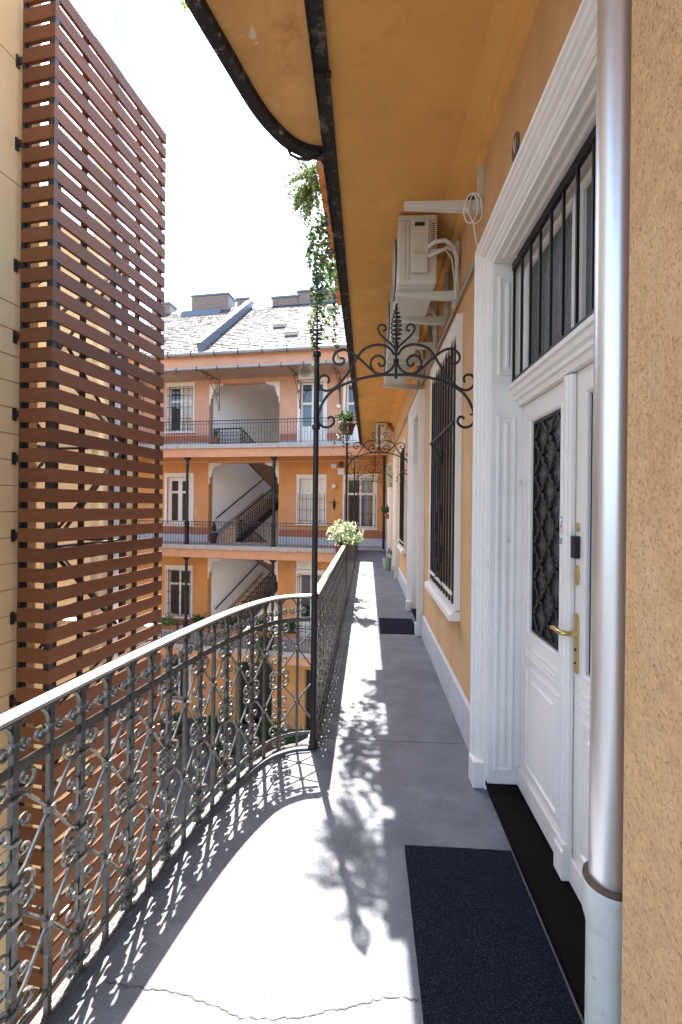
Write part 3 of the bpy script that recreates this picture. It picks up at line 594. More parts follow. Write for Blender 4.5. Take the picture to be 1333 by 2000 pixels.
# ================================================================== AIR CONDITIONERS high on the wall
def ac_unit(y0, label, ln=.74):
    t = empty('air_conditioner', label, 'air conditioner', (.36, y0, 3.28), 0, 'air conditioners under the soffit')
    x0, x1, z1 = -.15, .15, .555
    m = MB(); m.box(x0, x1, 0, ln, .02, z1); m.build('casing', m_ac, t, bevel=.018, seg=3)
    m = MB()
    for z in (.50,): m.box(x0+.006, x1-.006, -.004, .001, z, z+.004)
    for x in (x0+.055, x0+.085): m.box(x, x+.005, -.0035, .001, .05, .49)
    m.build('panel_seam', m_galv, t)
    m = MB(); m.box(x0+.10, x1-.065, -.020, .001, .10, .50); c = m.build('service_cover', m_ac, t, bevel=.008)
    m = MB(); m.box(x0+.125, x1-.10, -.023, -.0205, .45, .478); m.build('grip_recess', m_dark, c)
    m = MB(); m.box(x0+.105, x1-.075, -.045, -.0205, .09, .24); m.build('valve_cover', m_ac, c, bevel=.012)
    m = MB()
    for k in range(12): m.box(x1-.048, x1-.018, -.003, .001, .30+k*.016, .306+k*.016)
    m.build('side_louvre', m_dark, t)
    m = MB(); cy, cz = ln*.45, .29
    m.M = Matrix.Translation((x0-.004, cy, cz)) @ Matrix.Rotation(rad(-90), 4, 'Y'); m.lathe([(.02, 0), (.235, .002), (.235, .004), (.02, .006)], (0, 0, 0), 28); m.build('fan_opening', m_dark, t)
    m = MB(); m.M = Matrix.Translation((x0-.014, cy, cz)) @ Matrix.Rotation(rad(-90), 4, 'Y')
    for r in (.06, .10, .14, .18, .22): m.tube([(r*cos(k*pi/14), r*sin(k*pi/14), 0) for k in range(29)], .003, 4)
    for k in range(6): m.tube([(.02*cos(k*pi/3), .02*sin(k*pi/3), 0), (.235*cos(k*pi/3), .235*sin(k*pi/3), 0)], .003, 4)
    m.build('fan_guard', m_ac, t)
    for yy in (.10, ln-.16):
        m = MB(); m.wedge([(x0-.01, .012), (.335, .012), (.335, -.055), (.22, -.055), (x0-.01, -.022)], 'y', yy, yy+.038); m.box(.305, .338, yy-.003, yy+.041, -.055, .40); m.build('bracket', m_ac, t, bevel=.003)
    m = MB(); m.tube([(.075, -.03, .28), (.12, -.045, .31), (.20, -.03, .33), (.27, .02, .31), (.31, .06, .24), (.315, .12, .05), (.315, .2, -.08)], .017, 8); m.tube([(.075, -.03, .21), (.14, -.05, .23), (.22, -.02, .28), (.28, .03, .29), (.318, .08, .20), (.322, .14, .02), (.322, .22, -.1)], .014, 8)
    m.build('refrigerant_pipe', m_hose, t, smooth=60)
    m = MB(); m.tube([(.09, -.04, .25), (.2, -.04, .26), (.26, 0, .2), (.29, .05, .05), (.31, .09, -.05), (.318, .1, -.11)], .005, 6); m.build('drain_hose', m_hose, t, smooth=60)
    m = MB(); m.box(x0+.02, x1-.02, .03, ln-.03, .008, .019); m.build('base_pan', m_ac, t)
    return t
ac_unit(3.50, 'cream air conditioner with curling pipes next to the empty wall bracket'); ac_unit(4.62, 'second cream air conditioner, hung between two others on the wall', .78); ac_unit(5.72, 'third cream air conditioner in the row along the wall', .78)
o = ac_unit(12.2, 'far cream air conditioner on the wall above the olive box', .7)
# unused bracket with coiled cable
t = empty('spare_bracket', 'empty cream wall bracket wrapped with white cable above the door frame', 'bracket', (.69, 2.9, 3.5))
m = MB(); m.wedge([(-.48, .020), (.0, .020), (.0, -.045), (-.08, -.045), (-.48, -.016)], 'y', -.02, .02); m.build('arm', m_ac, t, bevel=.003)
m = MB(); m.box(-.022, .012, -.024, .024, -.05, .31); m.build('wall_leg', m_ac, t, bevel=.003)
m = MB(); m.box(-.085, -.045, -.016, .016, .0205, .05); m.build('rubber_stop', m_plastic, t, bevel=.004)
m = MB(); P = []
for k in range(61):
    a_ = k/60*2*pi*2.5; P.append((-.055+.045*cos(a_)+.02*sin(a_*.4), -.035-.012*sin(a_), -.045+.085*sin(a_)))
P += [(-.05, -.03, -.14), (-.04, -.03, -.22), (-.02, -.03, -.30), (.0, -.10, -.36), (.0, -.19, -.40)]
m.tube([(x, yv, z) for x, yv, z in P], .0045, 5); m.build('coiled_cable', m_hose, t, smooth=60)
# conduit and cable along the wall
m = MB(); m.tube([(.672, 1.2, 3.19), (.672, 2.0, 3.188), (.674, 3.4, 3.182), (.674, 7.9, 3.16), (.674, 12, 3.17)], .012, 8); o = m.build('conduit', m_galv, smooth=60); o['label'] = 'thin grey conduit clipped along the wall above the door frames'; o['category'] = 'conduit'
m = MB(); m.tube([(.680+random.uniform(-.004, .004), 1.2+k*.4, 3.212+random.uniform(-.004, .004)) for k in range(28)], .007, 6); o = m.build('black_cable', m_plastic, smooth=60); o['label'] = 'black cable running just above the grey conduit'; o['category'] = 'cable'
# oval plaque
t = empty('number_plaque', 'small dark oval plaque with a pale mark, above the cable', 'plaque', (.699, 2.24, 3.34))
m = MB(); m.wedge([(.045*cos(k*pi/10), .065*sin(k*pi/10)) for k in range(20)], 'x', -.010, .003); m.build('plate', m_plaque, t, bevel=.003)
m = MB(); m.strip([(-.0118, -.018, .03), (-.0118, -.004, -.035), (-.0118, .012, .012), (-.0118, .012, .04)], .010, .002, (1, 0, 0)); m.build('pale_mark', m_f_white, t)
# wall things farther along
t = empty('letter_box', 'olive cream sheet metal box fixed to the wall far along the gallery', 'box', (.60, 12.5, 2.15))
m = MB(); m.box(-.08, .10, -.02, .34, 0, .62); m.build('case', m_mail, t, bevel=.006); m = MB(); m.box(-.086, -.0805, .02, .30, .04, .58); m.build('lid', m_mail, t, bevel=.002)
t = empty('corner_pipe', 'dark downpipe in the far corner of the gallery', 'drainpipe', (.60, 17.0, 0)); MB().tube([(0, 0, -.1), (0, 0, 3.86)], .05, 12).build('pipe', m_f_iron, t, smooth=60)
for z in (.6, 2.2): MB().lathe([(.05, -.03), (.064, -.025), (.064, .025), (.05, .03)], (0, 0, z), 12).build('clamp', m_f_iron, t)

# ================================================================== SLATTED LIFT SCREEN (left)
scr_ = empty('slat_screen', 'tall brown slatted screen boxed round a corner of the cream wall', 'screen', (-2.81, 3.88, -7.65), rad(-8.3))
ZB = 7.65; TOP = 6.23
ma = MB(); ma.box(-.034, 0, 0, 1.70, 0, .123); main_s = [ma.mesh('slat', m_slat)]
mb_ = MB(); mb_.box(-.345, -.0345, 0, .034, 0, .123); left_s = mb_.mesh('slat', m_slat)
ms = MB(); ms.box(-.052, -.0015, .0015, .048, 0, .057); sp_c = ms.mesh('spacer', m_black)
ms = MB(); ms.box(-.343, -.318, .0015, .040, 0, .057); sp_l = ms.mesh('spacer', m_black)
z = 1.605+ZB; z -= .18*int((z-.1)/.18)
while z + .123 < TOP+ZB:
    inst('slat', main_s[0], scr_, (0, 0, z)); inst('slat', left_s, scr_, (0, 0, z))
    if z > 4.0: inst('spacer', sp_c, scr_, (0, 0, z+.123)); inst('spacer', sp_l, scr_, (0, 0, z+.123))
    z += .18
for yv in (.035, .42, .84, 1.24, 1.66):
    m = MB(); m.box(-.075, -.0345, yv-.02, yv+.02, 0, TOP+ZB-.03); m.build('upright', m_black, scr_)
m = MB(); m.box(-.343, -.31, .0345, .07, 0, TOP+ZB-.03); m.build('upright', m_black, scr_)
for zz in (1.3, 2.4, 3.75, 4.85, 5.6, -.2, -1.3, 2.0, .55, 3.1):
    m = MB(); m.box(-.395, -.346, .004, .016, zz+ZB-.03, zz+ZB+.03); m.box(-.412, -.395, -.006, .026, zz+ZB-.055, zz+ZB+.055); m.build('wall_bracket', m_black, scr_)
# steel lift frame behind the screen
lf = empty('lift_frame', 'black steel frame with diagonal braces behind the slatted screen', 'steel frame', (-2.81, 3.88, -7.65), rad(-8.3))
for x, yv in ((-.5, .55), (-.5, 1.62), (-1.55, .55), (-1.55, 1.62)):
    m = MB(); m.box(x-.03, x+.03, yv-.03, yv+.03, 0, 12.6); m.build('post', m_black, lf)
k = 0; zz = .6
while zz < 12:
    for a, b in (((-.5, .55), (-.5, 1.62)), ((-1.55, .55), (-1.55, 1.62)), ((-1.55, 1.62), (-.5, 1.62))):
        m = MB(); m.tube([(a[0], a[1], zz), (b[0], b[1], zz)], .022, 6); m.build('ring_beam', m_black, lf)
        p, q = (a, b) if k % 2 else (b, a)
        m = MB(); m.tube([(p[0], p[1], zz+.03), (q[0], q[1], zz+1.12)], .020, 6); m.build('brace', m_black, lf)
    zz += 1.17; k += 1
t = empty('vent_duct', 'pale blue sheet metal duct rising above the slatted screen', 'duct', (-3.45, 5.81, -7.65)); MB().lathe([(.17, 0), (.17, 18.2)], (0, 0, 0), 24).build('duct_pipe', m_duct, t, smooth=40)
for zz in (10, 12.2, 14.4): MB().lathe([(.171, -.02), (.18, -.015), (.18, .015), (.171, .02)], (0, 0, zz), 24).build('duct_joint', m_duct, t, smooth=40)

# ================================================================== LEFT WING with rusticated plaster
lw = empty('cream_wing', 'cream plastered wing with grooved courses beside the slatted screen', 'building', (-2.81, 3.88, -7.65), rad(-8.3))
X0 = -.412
m = MB(); m.box(-4.2, X0-.014, -3.4, .25, 0, ZB+8.2); m.build('wall', m_left, lw)  # out-of-frame stretch lengthened to block sky and bounce warm light
def course(z0, z1):
    m = MB(); m.box(X0-.0135, X0, -3.4, .262, z0+.004, z1-.004); m.box(-1.9, X0-.0135, .2505, .262, z0+.004, z1-.004); return m.build('plaster_course', m_left, lw, bevel=.003)
zz = 0
while zz < ZB+3.2: course(zz, zz+.235); zz += .235
for h in (1.1, 1.1, 1.2, 1.4): course(zz, zz+h); zz += h
m = MB(); m.box(-4.2, -2.1, .25, 3.0, 0, ZB+5.9); m.build('rear_wall', m_left, lw)
for zf in (ZB-4, ZB, ZB+3.9):
    m = MB(); m.box(-2.1, -.3, 1.9, 2.02, zf-.18, zf); m.build('landing', m_pale, lw)
# wall farther back on the left side of the yard
fw = empty('side_wing', 'pale cream side wing glimpsed through the slatted screen', 'building', (-9.6, 18.2, -7.65), rad(-7.5))
m = MB(); m.box(-1, 0, -9.5, .2, 0, ZB+6.2); m.build('wall', m_left, fw)
for zf in (0, 3.97, 7.94):
    for yv in (-2.2, -4.6, -7.0):
        m = MB(); m.box(.0, .03, yv-.65, yv+.65, zf+ZB-7.15, zf+ZB-4.95); w = m.build('window', m_f_white, fw); m = MB(); m.box(.0305, .034, yv-.45, yv+.45, zf+ZB-6.95, zf+ZB-5.15); m.build('pane', m_glass, w)

# ================================================================== FAR BUILDING across the end of the yard
far = empty('courtyard_building', 'orange courtyard building with open staircase, iron galleries and grey tiled roof', 'building', (-4.0, 17.3, 0), rad(-7.5))
V = 1.5; UL, UR = -7.4, 5.2; OL, OR = -3.05, .10; FH = 3.97
fb = lambda mb, name, mat, **k: mb.build(name, mat, far, **k)
LV = (-FH, 0, FH)
def wholes(z, lst): return [(a, b, z+c, z+d) for a, b, c, d in lst]
WIN = {0: [(-5.0, -3.87, .72, 2.78), (1.0, 2.02, .86, 2.70), (2.95, 4.1, .72, 2.72)], FH: [(-4.97, -3.87, .78, 2.74), (1.0, 2.0, .05, 2.70), (2.92, 4.0, .05, 2.62)], -FH: [(-4.92, -3.87, .70, 2.74), (1.02, 2.0, .05, 2.76), (2.9, 4.0, .6, 2.7)]}
for z, mat in ((-FH, m_f_mid), (0, m_f_mid), (FH, m_f_up)):
    top = {-FH: 3.97, 0: 3.97, FH: 3.9}[z]; oh = {-FH: 3.27, 0: 3.38, FH: 2.79}[z]
    hs = wholes(z, WIN[z]) + [(OL, OR, z, z+oh)]
    fb(holed(MB(), UL, UR, z, z+top, hs, .35, V), 'wall', mat)
    for a, b in ((UL, OL-.02), (OR+.02, UR)):
        hs2 = [h for h in wholes(z, WIN[z]) if h[2] < z+.7 and a < h[0] < b]
        cuts = [a] + [q for h in hs2 for q in (h[0]-.09, h[1]+.09)] + [b]
        for c0, c1 in zip(cuts[::2], cuts[1::2]):
            m = MB(); m.box(c0, c1, V-.022, V+.01, z+.001, z+.30); fb(m, 'skirting', m_skirt)
            m = MB(); m.box(c0, c1, V-.008, V+.01, z+.3005, z+.60); fb(m, 'dado', m_f_dado)
    # stairwell shell
    m = MB(); P0 = (OL, V+.35); P1 = (OL+.34*4.5, V+.35+4.5); P2 = (OR+2.9, V+.35+4.5); P3 = (OR+1.3, V+.36)
    for A_, B_ in ((P0, P1), (P1, P2), (P2, P3)): m.add([(A_[0], A_[1], z), (B_[0], B_[1], z), (B_[0], B_[1], z+3.97), (A_[0], A_[1], z+3.97)], [(0, 1, 2, 3)])
    if z == FH: m.add([(P0[0]-.3, P0[1], z+3.3), (P1[0]-.3, P1[1], z+3.3), (P2[0], P2[1], z+3.3), (P3[0], P3[1], z+3.3)], [(0, 1, 2, 3)])
    fb(m, 'stairwell_wall', m_pale)
    # scalloped white corner pieces of the opening
    for s, u in ((1, OL), (-1, OR)):
        P = [(0, 0), (.62, 0), (.60, -.08), (.50, -.09), (.44, -.15), (.34, -.13), (.24, -.19), (.17, -.30), (.18, -.40), (.12, -.48), (.13, -.58), (.05, -.62), (.04, -.86), (0, -.90)]
        m = MB(); m.wedge([(u+s*x, z+oh+zz-.002) for x, zz in P], 'y', V-.015, V+.06); fb(m, 'scalloped_corner', m_f_white)
for z, mat, h in ((-7.65, m_f_mid, 3.68),):
    fb(holed(MB(), UL, UR, z, z+h, [(-1.75, -.1, z, z+2.75), (-4.9, -3.9, z+.75, z+2.7), (1.3, 2.3, z, z+2.5)], .5, V), 'wall', mat)
    m = MB(); m.box(-1.75, -.1, V+.5, V+.55, z, z+2.75); fb(m, 'passage_dark_panel', m_dark); m = MB(); m.box(1.3, 2.3, V+.3, V+.35, z, z+2.5); fb(m, 'passage_dark_panel', m_dark)  # near-black panels stand in for the shade inside the ground-floor openings
# far windows
def fwindow(a, b, z0, z1, style, door=False):
    m = MB(); w_ = .125; v0, v1 = V-.03, V+.02
    m.box(a-w_, a, v0, v1, z0, z1+w_); m.box(b, b+w_, v0, v1, z0, z1+w_); m.box(a, b, v0, v1, z1, z1+w_); m.box(a-w_-.02, b+w_+.02, v0-.02, v1, z1+w_, z1+w_+.05)
    w = fb(m, 'door' if door else 'window', m_f_white)
    if not door: m = MB(); m.box(a-w_-.05, b+w_+.05, v0-.05, v1, z0-.07, z0); m.build('sill', m_f_white, w)
    c = (a+b)/2; zt = z0+(z1-z0)*.66; d0, d1 = V+.10, V+.14; f = .075 if style != 'thick' else .16
    m = MB(); m.box(a, a+f, d0, d1, z0, z1); m.box(b-f, b, d0, d1, z0, z1); m.box(c-f*.6, c+f*.6, d0, d1, z0, z1)
    for zz, hh in ((z0, f), (zt, .09), (z1-f, f)): m.box(a+f, c-f*.6, d0+.002, d1-.002, zz, zz+hh); m.box(c+f*.6, b-f, d0+.002, d1-.002, zz, zz+hh)
    m.build('sash', m_f_white, w)
    for x0, x1 in ((a+f, c-f*.6), (c+f*.6, b-f)):
        for q0, q1 in ((z0+f, zt), (zt+.09, z1-f)):
            m = MB(); m.box(x0, x1, V+.118, V+.122, q0, q1); m.build('pane', m_curtain_reflect if (style == 'half' and a < 2) or (style == 'bars' and x0 > c and z0 > 4) else m_glass, w)
    if door: m = MB(); m.box(a+f*.5, b-f*.5, d0-.01, d0-.001, z0+.02, z0+.85); m.build('kick_panel', m_f_white, w)
    if style in ('bars', 'half'):
        zt2 = z1-.02 if style == 'bars' else z0+(z1-z0)*.68
        m = MB(); n = 7
        for k in range(n):
            x = a-.05+k*(b-a+.10)/(n-1); m.box(x-.008, x+.008, V-.075, V-.060, z0-.02, zt2)
        for zz in ((z0+.1, z0+.55, z0+1.05, z0+1.55, zt2-.1) if style == 'bars' else (z0+.1, z0+.55, zt2-.25)): m.box(a-.06, b+.06, V-.078, V-.057, zz, zz+.016)
        m.build('window_bars', m_f_iron, w)
    return w
fwindow(-5.0, -3.87, .72, 2.78, 'thick'); fwindow(1.0, 2.02, .86, 2.70, 'half'); fwindow(2.95, 4.1, .72, 2.72, 'half')
fwindow(-4.97, -3.87, FH+.78, FH+2.74, 'bars'); fwindow(1.0, 2.0, FH+.05, FH+2.70, 'plain', True); fwindow(2.92, 4.0, FH+.05, FH+2.62, 'plain', True)
fwindow(-4.92, -3.87, -FH+.70, -FH+2.74, 'bars'); fwindow(1.02, 2.0, -FH+.05, -FH+2.76, 'bars', True); fwindow(2.9, 4.0, -FH+.6, -FH+2.7, 'half'); fwindow(-4.9, -3.9, -6.9, -4.95, 'bars')
# gallery slabs, fascias, columns, railings
for z in LV:
    m = MB(); m.box(UL, UR, -.07, V+2.65 if z == -99 else V-.001, z-.17, z); fb(m, 'gallery_slab', m_f_slab, bevel=.015)
    m = MB(); m.box(UL, UR, .0, .26, z-.50, z-.1705); m.box(UL, UR, .26, V-.001, z-.30, z-.1705); fb(m, 'fascia_beam', m_f_beam)
    m = MB(); m.box(UL, UR, V-.012, V-.001, z-.56, z-.54); fb(m, 'cable_line', m_f_white)
    for a, b, v0, v1 in ((OL, OR+1.3, V+.0005, 1.72),):
        m = MB(); m.box(a, b, v0, v1, z-.14, z-.002); fb(m, 'stair_hall_floor', m_f_slab)
    # railing
    RR = 3.60 if z == 0 else 3.62; m = MB(); m.box(UL, RR, -.03, .01, z+.905, z+.93); r = fb(m, 'railing', m_f_iron)
    m = MB(); m.box(UL, RR, -.018, -.002, z+.79, z+.806); m.box(UL, RR, -.018, -.002, z+.05, z+.066); m.build('cross_rail', m_f_iron, r)
    m = MB(); n = int((RR-UL)/.115)
    for k in range(n):
        x = UL+.05+k*.115; big = .012 if k % 9 == 0 else .007; m.box(x-big/2-.003, x+big/2+.003, -.016, -.004, z, z+.905)
        if z != 99 and k % 2 == 0:
            for zz in (.42, .60): m.strip([(x+.05+q[0], -.01, z+zz+q[1]) for q in spiral(0, 0, .03, .008, 0, pi*2.2, 8)], .008, .008)
    m.build('bars', m_f_iron, r, kind='stuff')
for z in (-FH, 0):
    for u in (-3.27, .37, -6.9, 4.0):
        if u == 4.0: continue
        m = MB(); m.lathe([(.10, 0), (.10, .10), (.085, .13), (.085, .80), (.10, .83), (.10, .88), (.07, .92), (.058, 1.0), (.052, 3.10), (.072, 3.13), (.072, 3.17), (.06, 3.2), (.06, 3.34), (.15, 3.43), (.15, 3.468)], (u, .12, z), 12); fb(m, 'iron_column', m_f_iron, smooth=40)
# top-floor canopy with brackets
m = MB(); m.wedge([(-.25, 6.86), (-.25, 6.90), (V, 6.98), (V, 6.94)], 'x', UL, UR); fb(m, 'canopy', m_poly)
m = MB(); m.tube([(UL, -.28, 6.885), (-4.5, -.28, 6.875), (-1, -.28, 6.88), (UR, -.28, 6.87)], .05, 8); fb(m, 'canopy_gutter', m_gutter, smooth=60)
for k in range(14):
    m = MB(); m.box(UL+.4+k*.86, UL+.425+k*.86, -.34, -.22, 6.80, 6.95); fb(m, 'gutter_strap', m_dark)
for u in (-2.58, .99, 2.68, -6.2):
    m = MB(); m.strip([(u, V-.02, 5.72), (u, V-.03, 6.9)], .03, .03, (1, 0, 0)); m.strip([(u, -.2, 6.84), (u, V-.02, 6.90)], .03, .03, (1, 0, 0))
    m.strip([(u, -.15, 6.84), (u, .5, 6.70), (u, 1.0, 6.35), (u, V-.04, 5.75)], .025, .03, (1, 0, 0))
    for yv, zz, r in ((.75, 6.78, .13), (1.15, 6.62, .18), (1.28, 6.25, .1), (.4, 6.84, .07)): m.strip([(u, yv+q[0], zz+q[1]) for q in spiral(0, 0, r, .02, 0, pi*3.4, 16)], .02, .02, (1, 0, 0))
    m.lathe([(.01, -.13), (.035, -.06), (.02, 0), (.03, .05), (.015, .1)], (u, V-.06, 5.70), 8)
    fb(m, 'canopy_bracket', m_f_rust)
# eaves and roof
m = MB(); m.box(UL, UR, V-.03, V+.3, 7.30, 7.62); m.box(UL, UR, -.06, V-.03, 7.42, 7.55); fb(m, 'eaves', m_f_up); m = MB(); m.box(UL, UR, .02, .10, 6.985, 7.4195); fb(m, 'eaves_fascia', m_f_up)
E0 = (-.12, 7.56); R0 = (5.0, 11.52)
m = MB(); m.wedge([E0, R0, (9.5, 7.9), (9.5, 7.6), (V, 7.5)], 'x', UL, UR+3); roof = fb(m, 'roof', m_tile)
m = MB(); sl = math.hypot(R0[0]-E0[0], R0[1]-E0[1]); dv = (R0[0]-E0[0])/sl; dz = (R0[1]-E0[1])/sl; rows = 34; st = sl/rows; random.seed(3)
for r in range(rows):
    w = .205; x = UL - (r % 2)*w/2
    while x < UR+2.9:
        j = random.uniform(-.008, .012); s0 = r*st+random.uniform(-.015, .015); s1 = s0+st*1.25; lift0 = .045+j; lift1 = .012
        g = .006; pt = lambda xx, s, l: (xx, E0[0]+dv*s-dz*l, E0[1]+dz*s+dv*l)
        m.add([pt(x+g, s0, lift0), pt(x+w-g, s0, lift0+random.uniform(-.006, .006)), pt(x+w-g, s1, lift1), pt(x+g, s1, lift1), pt(x+g, s0, lift0-.03), pt(x+w-g, s0, lift0-.03)], [(0, 1, 2, 3), (4, 5, 1, 0)])
        x += w
m.build('tiles', m_tile, roof, kind='stuff')
def rp(u, s, l=0): return (u, E0[0]+dv*s-dz*l, E0[1]+dz*s+dv*l)
m = MB(); w = .16                               # diagonal fire wall kerb, running up the slope
A, B = rp(-2.62, -.05), rp(-2.62, sl*1.0)
m.wedge([(A[1], A[2]), (B[1], B[2]), (B[1]-.1, B[2]+.34), (A[1]-.16, A[2]+.30)], 'x', -2.70, -2.54); m.build('fire_wall', m_flash, roof)
m = MB(); m.wedge([(A[1]-.2, A[2]+.305), (B[1]-.1, B[2]+.345), (B[1]-.1, B[2]+.385), (A[1]-.2, A[2]+.345)], 'x', -2.75, -2.50); m.build('coping', m_flash, roof)
m = MB(); m.wedge([(R0[0]-.22, R0[1]-.10), (R0[0], R0[1]+.08), (R0[0]+.22, R0[1]-.10)], 'x', UL, UR+3); m.build('ridge', m_flash, roof)
def brick_stack(u0, u1, v0, v1, z0, z1, n):
    m = MB(); m.box(u0+.012, u1-.012, v0+.012, v1, z0, z1); c = m.build(n, m_mortar, roof)
    bm = {}
    for L in (.25,):
        q = MB(); q.box(.006, L-.006, 0, .02, .006, .069); bm[L] = q.mesh('bricks', m_brick)
    m = MB(); zz = z0; r = 0
    while zz + .075 <= z1+.001:
        x = u0-(r % 2)*.125
        while x < u1-.02:
            a, b = max(x+.006, u0), min(x+.244, u1); j = random.uniform(0, .006)
            if b-a > .03: m.box(a, b, v0-j, v0+.02, zz+.006, zz+.070)
            x += .25
        zz += .075; r += 1
    m.build('bricks', m_brick, c, kind='stuff')
    m = MB(); m.box(u0-.05, u1+.05, v0-.05, v1+.05, z1, z1+.09); m.build('cap', m_flash, c); return c
brick_stack(-5.84, -3.82, 4.9, 5.8, 11.0, 12.25, 'chimney'); brick_stack(-3.36, -2.74, 4.9, 5.5, 11.1, 11.92, 'chimney'); brick_stack(-1.5, -.2, 4.9, 5.6, 11.0, 11.85, 'chimney'); brick_stack(-.2, 1.9, 4.95, 5.6, 11.0, 12.08, 'chimney'); brick_stack(-8.1, -7.1, 4.9, 5.6, 11.0, 12.0, 'chimney')
m = MB(); m.box(-6.1, -4.0, 4.35, 4.9, 11.05, 11.32); m.build('chimney_flashing', m_flash, roof)
m = MB()
for u in (-1.35, 1.4): m.tube([(u, 5.2, 11.9), (u, 5.2, 12.75)], .022, 5)
m.tube([(-1.9, 5.2, 12.68), (2.2, 5.2, 12.66)], .012, 5); m.tube([(.55, 5.2, 12.1), (.55, 5.2, 12.5)], .06, 8); m.build('roof_pipes', m_galv, roof)
for u, s in ((-.1, 2.6), (.75, 1.35), (-5.2, 1.7), (1.8, 5.0)):
    m = MB(); m.add([rp(u-.28, s, .05), rp(u+.28, s, .05), rp(u+.28, s+.55, .05), rp(u-.28, s+.55, .05), rp(u-.25, s+.04, .20), rp(u+.25, s+.04, .20), rp(u+.25, s+.5, .10), rp(u-.25, s+.5, .10)], [(4, 5, 6, 7), (0, 1, 5, 4), (1, 2, 6, 5), (3, 0, 4, 7), (2, 3, 7, 6)]); m.build('roof_hatch', m_galv, roof)
for k in range(9):
    m = MB(); a_ = rp(UL+.9+k*1.15, .55, .04); b_ = rp(UL+.9+k*1.15, .55, .24); m.tube([a_, b_], .012, 4); m.build('snow_guard', m_dark, roof)
m = MB(); m.tube([(UL, -.20, 7.50), (-1, -.20, 7.485), (UR, -.20, 7.47)], .085, 10); fb(m, 'gutter', m_gutter, smooth=60)
for k in range(13):
    m = MB(); m.box(UL+.5+k*.98, UL+.53+k*.98, -.295, -.11, 7.40, 7.60); fb(m, 'gutter_strap', m_dark)
# staircases: flights run back into the building, skewed in plan
SK = Matrix(((1, .34, 0, -2.95), (0, 1, 0, 1.75), (0, 0, 1, 0), (0, 0, 0, 1)))
def skm(): return MB(SK.copy())
RUN = 3.2; RISE = 1.93
q = skm(); q.box(.0, 1.05, 0, .31, -.04, 0); q.box(.01, 1.05, .03, .31, -.30, -.0405); step_me = q.mesh('step', m_tread)
def scroll_rail(t, a, s0, z0, s1, z1, name):
    L = math.hypot(s1-s0, z1-z0); n = max(3, int(L/.16))
    m = skm(); m.strip([(a, s0, z0+.95), (a, s1, z1+.95)], .05, .05, (1, 0, 0)); r = m.build(name, m_f_iron, t)
    m = skm(); m.strip([(a, s0, z0+.82), (a, s1, z1+.82)], .02, .02, (1, 0, 0)); m.strip([(a, s0, z0+.08), (a, s1, z1+.08)], .04, .025, (1, 0, 0)); m.strip([(a+.01, s0, z0-.12), (a+.01, s1, z1-.12)], .26, .03, (1, 0, 0)); m.build('string', m_f_iron, r)
    m = skm()
    for k in range(n+1):
        f = k/n; ss = s0+(s1-s0)*f; zz = z0+(z1-z0)*f; m.box(a-.010, a+.010, ss-.010, ss+.010, zz, zz+.95)
        if k < n:
            ss += (s1-s0)/n/2; zz += (z1-z0)/n/2
            for h in (.20, .35, .50, .66): m.strip([(a, ss+c_[0], zz+h+c_[1]) for c_ in spiral(0, 0, .072, .012, 0, pi*2.6, 10)], .022, .014, (1, 0, 0))
    m.build('scroll_bars', m_f_iron, r, kind='stuff')
def staircase(z, label):
    t = empty('staircase', label, 'staircase', (-4.0, 17.3, z), rad(-7.5), 'staircases in the open stairwell')
    for k in range(11): inst('step', step_me, t, (.34*k*RUN/11, k*RUN/11, (k+1)*RISE/11))
    m = skm(); m.box(0, 2.45, RUN+.005, RUN+1.2, RISE-.16, RISE); m.build('landing', m_f_slab, t)
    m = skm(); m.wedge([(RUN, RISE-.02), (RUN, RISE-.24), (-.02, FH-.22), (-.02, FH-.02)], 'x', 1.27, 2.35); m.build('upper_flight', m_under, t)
    scroll_rail(t, 1.10, 0, .06, RUN, RISE+.06, 'stair_railing'); scroll_rail(t, 1.22, RUN, RISE+.06, 0, FH+.0, 'upper_railing')
    m = skm(); m.strip([(.06, .1, 1.0), (.06, RUN, 2.95)], .05, .05, (1, 0, 0)); m.build('wall_handrail', m_f_iron, t)
    m = skm(); m.strip([(.012, .0, .22), (.012, RUN, RISE+.22)], .16, .02, (1, 0, 0)); m.build('wall_string', m_f_slab, t)
staircase(0, 'stone staircase with dark iron railing rising behind the dark urn'); staircase(-FH, 'lower stone staircase with dark iron railing, behind the bushes')
t = empty('stair_guard', 'dark scroll panel guard round the stairwell on the top gallery', 'railing', (-4.0, 17.3, FH), rad(-7.5)); v = 1.72; u0, u1 = -2.95, -1.78
m = MB(); m.box(u0, u1+.03, v-.02, v+.02, .88, .93); m.box(u0, u1, v-.012, v+.012, .74, .76); m.box(u0, u1, v-.012, v+.012, .08, .10); m.build('handrail', m_f_iron, t)
m = MB(); n = 9
for k in range(n+1):
    x = u0+k*(u1-u0)/n; m.box(x-.008, x+.008, v-.008, v+.008, 0, .88)
    if k < n:
        for h in (.24, .42, .60): m.strip([(x+.07+c_[0], v, h+c_[1]) for c_ in spiral(0, 0, .06, .012, 0, pi*2.6, 9)], .014, .012)
m.build('scroll_panel', m_f_iron, t, kind='stuff')
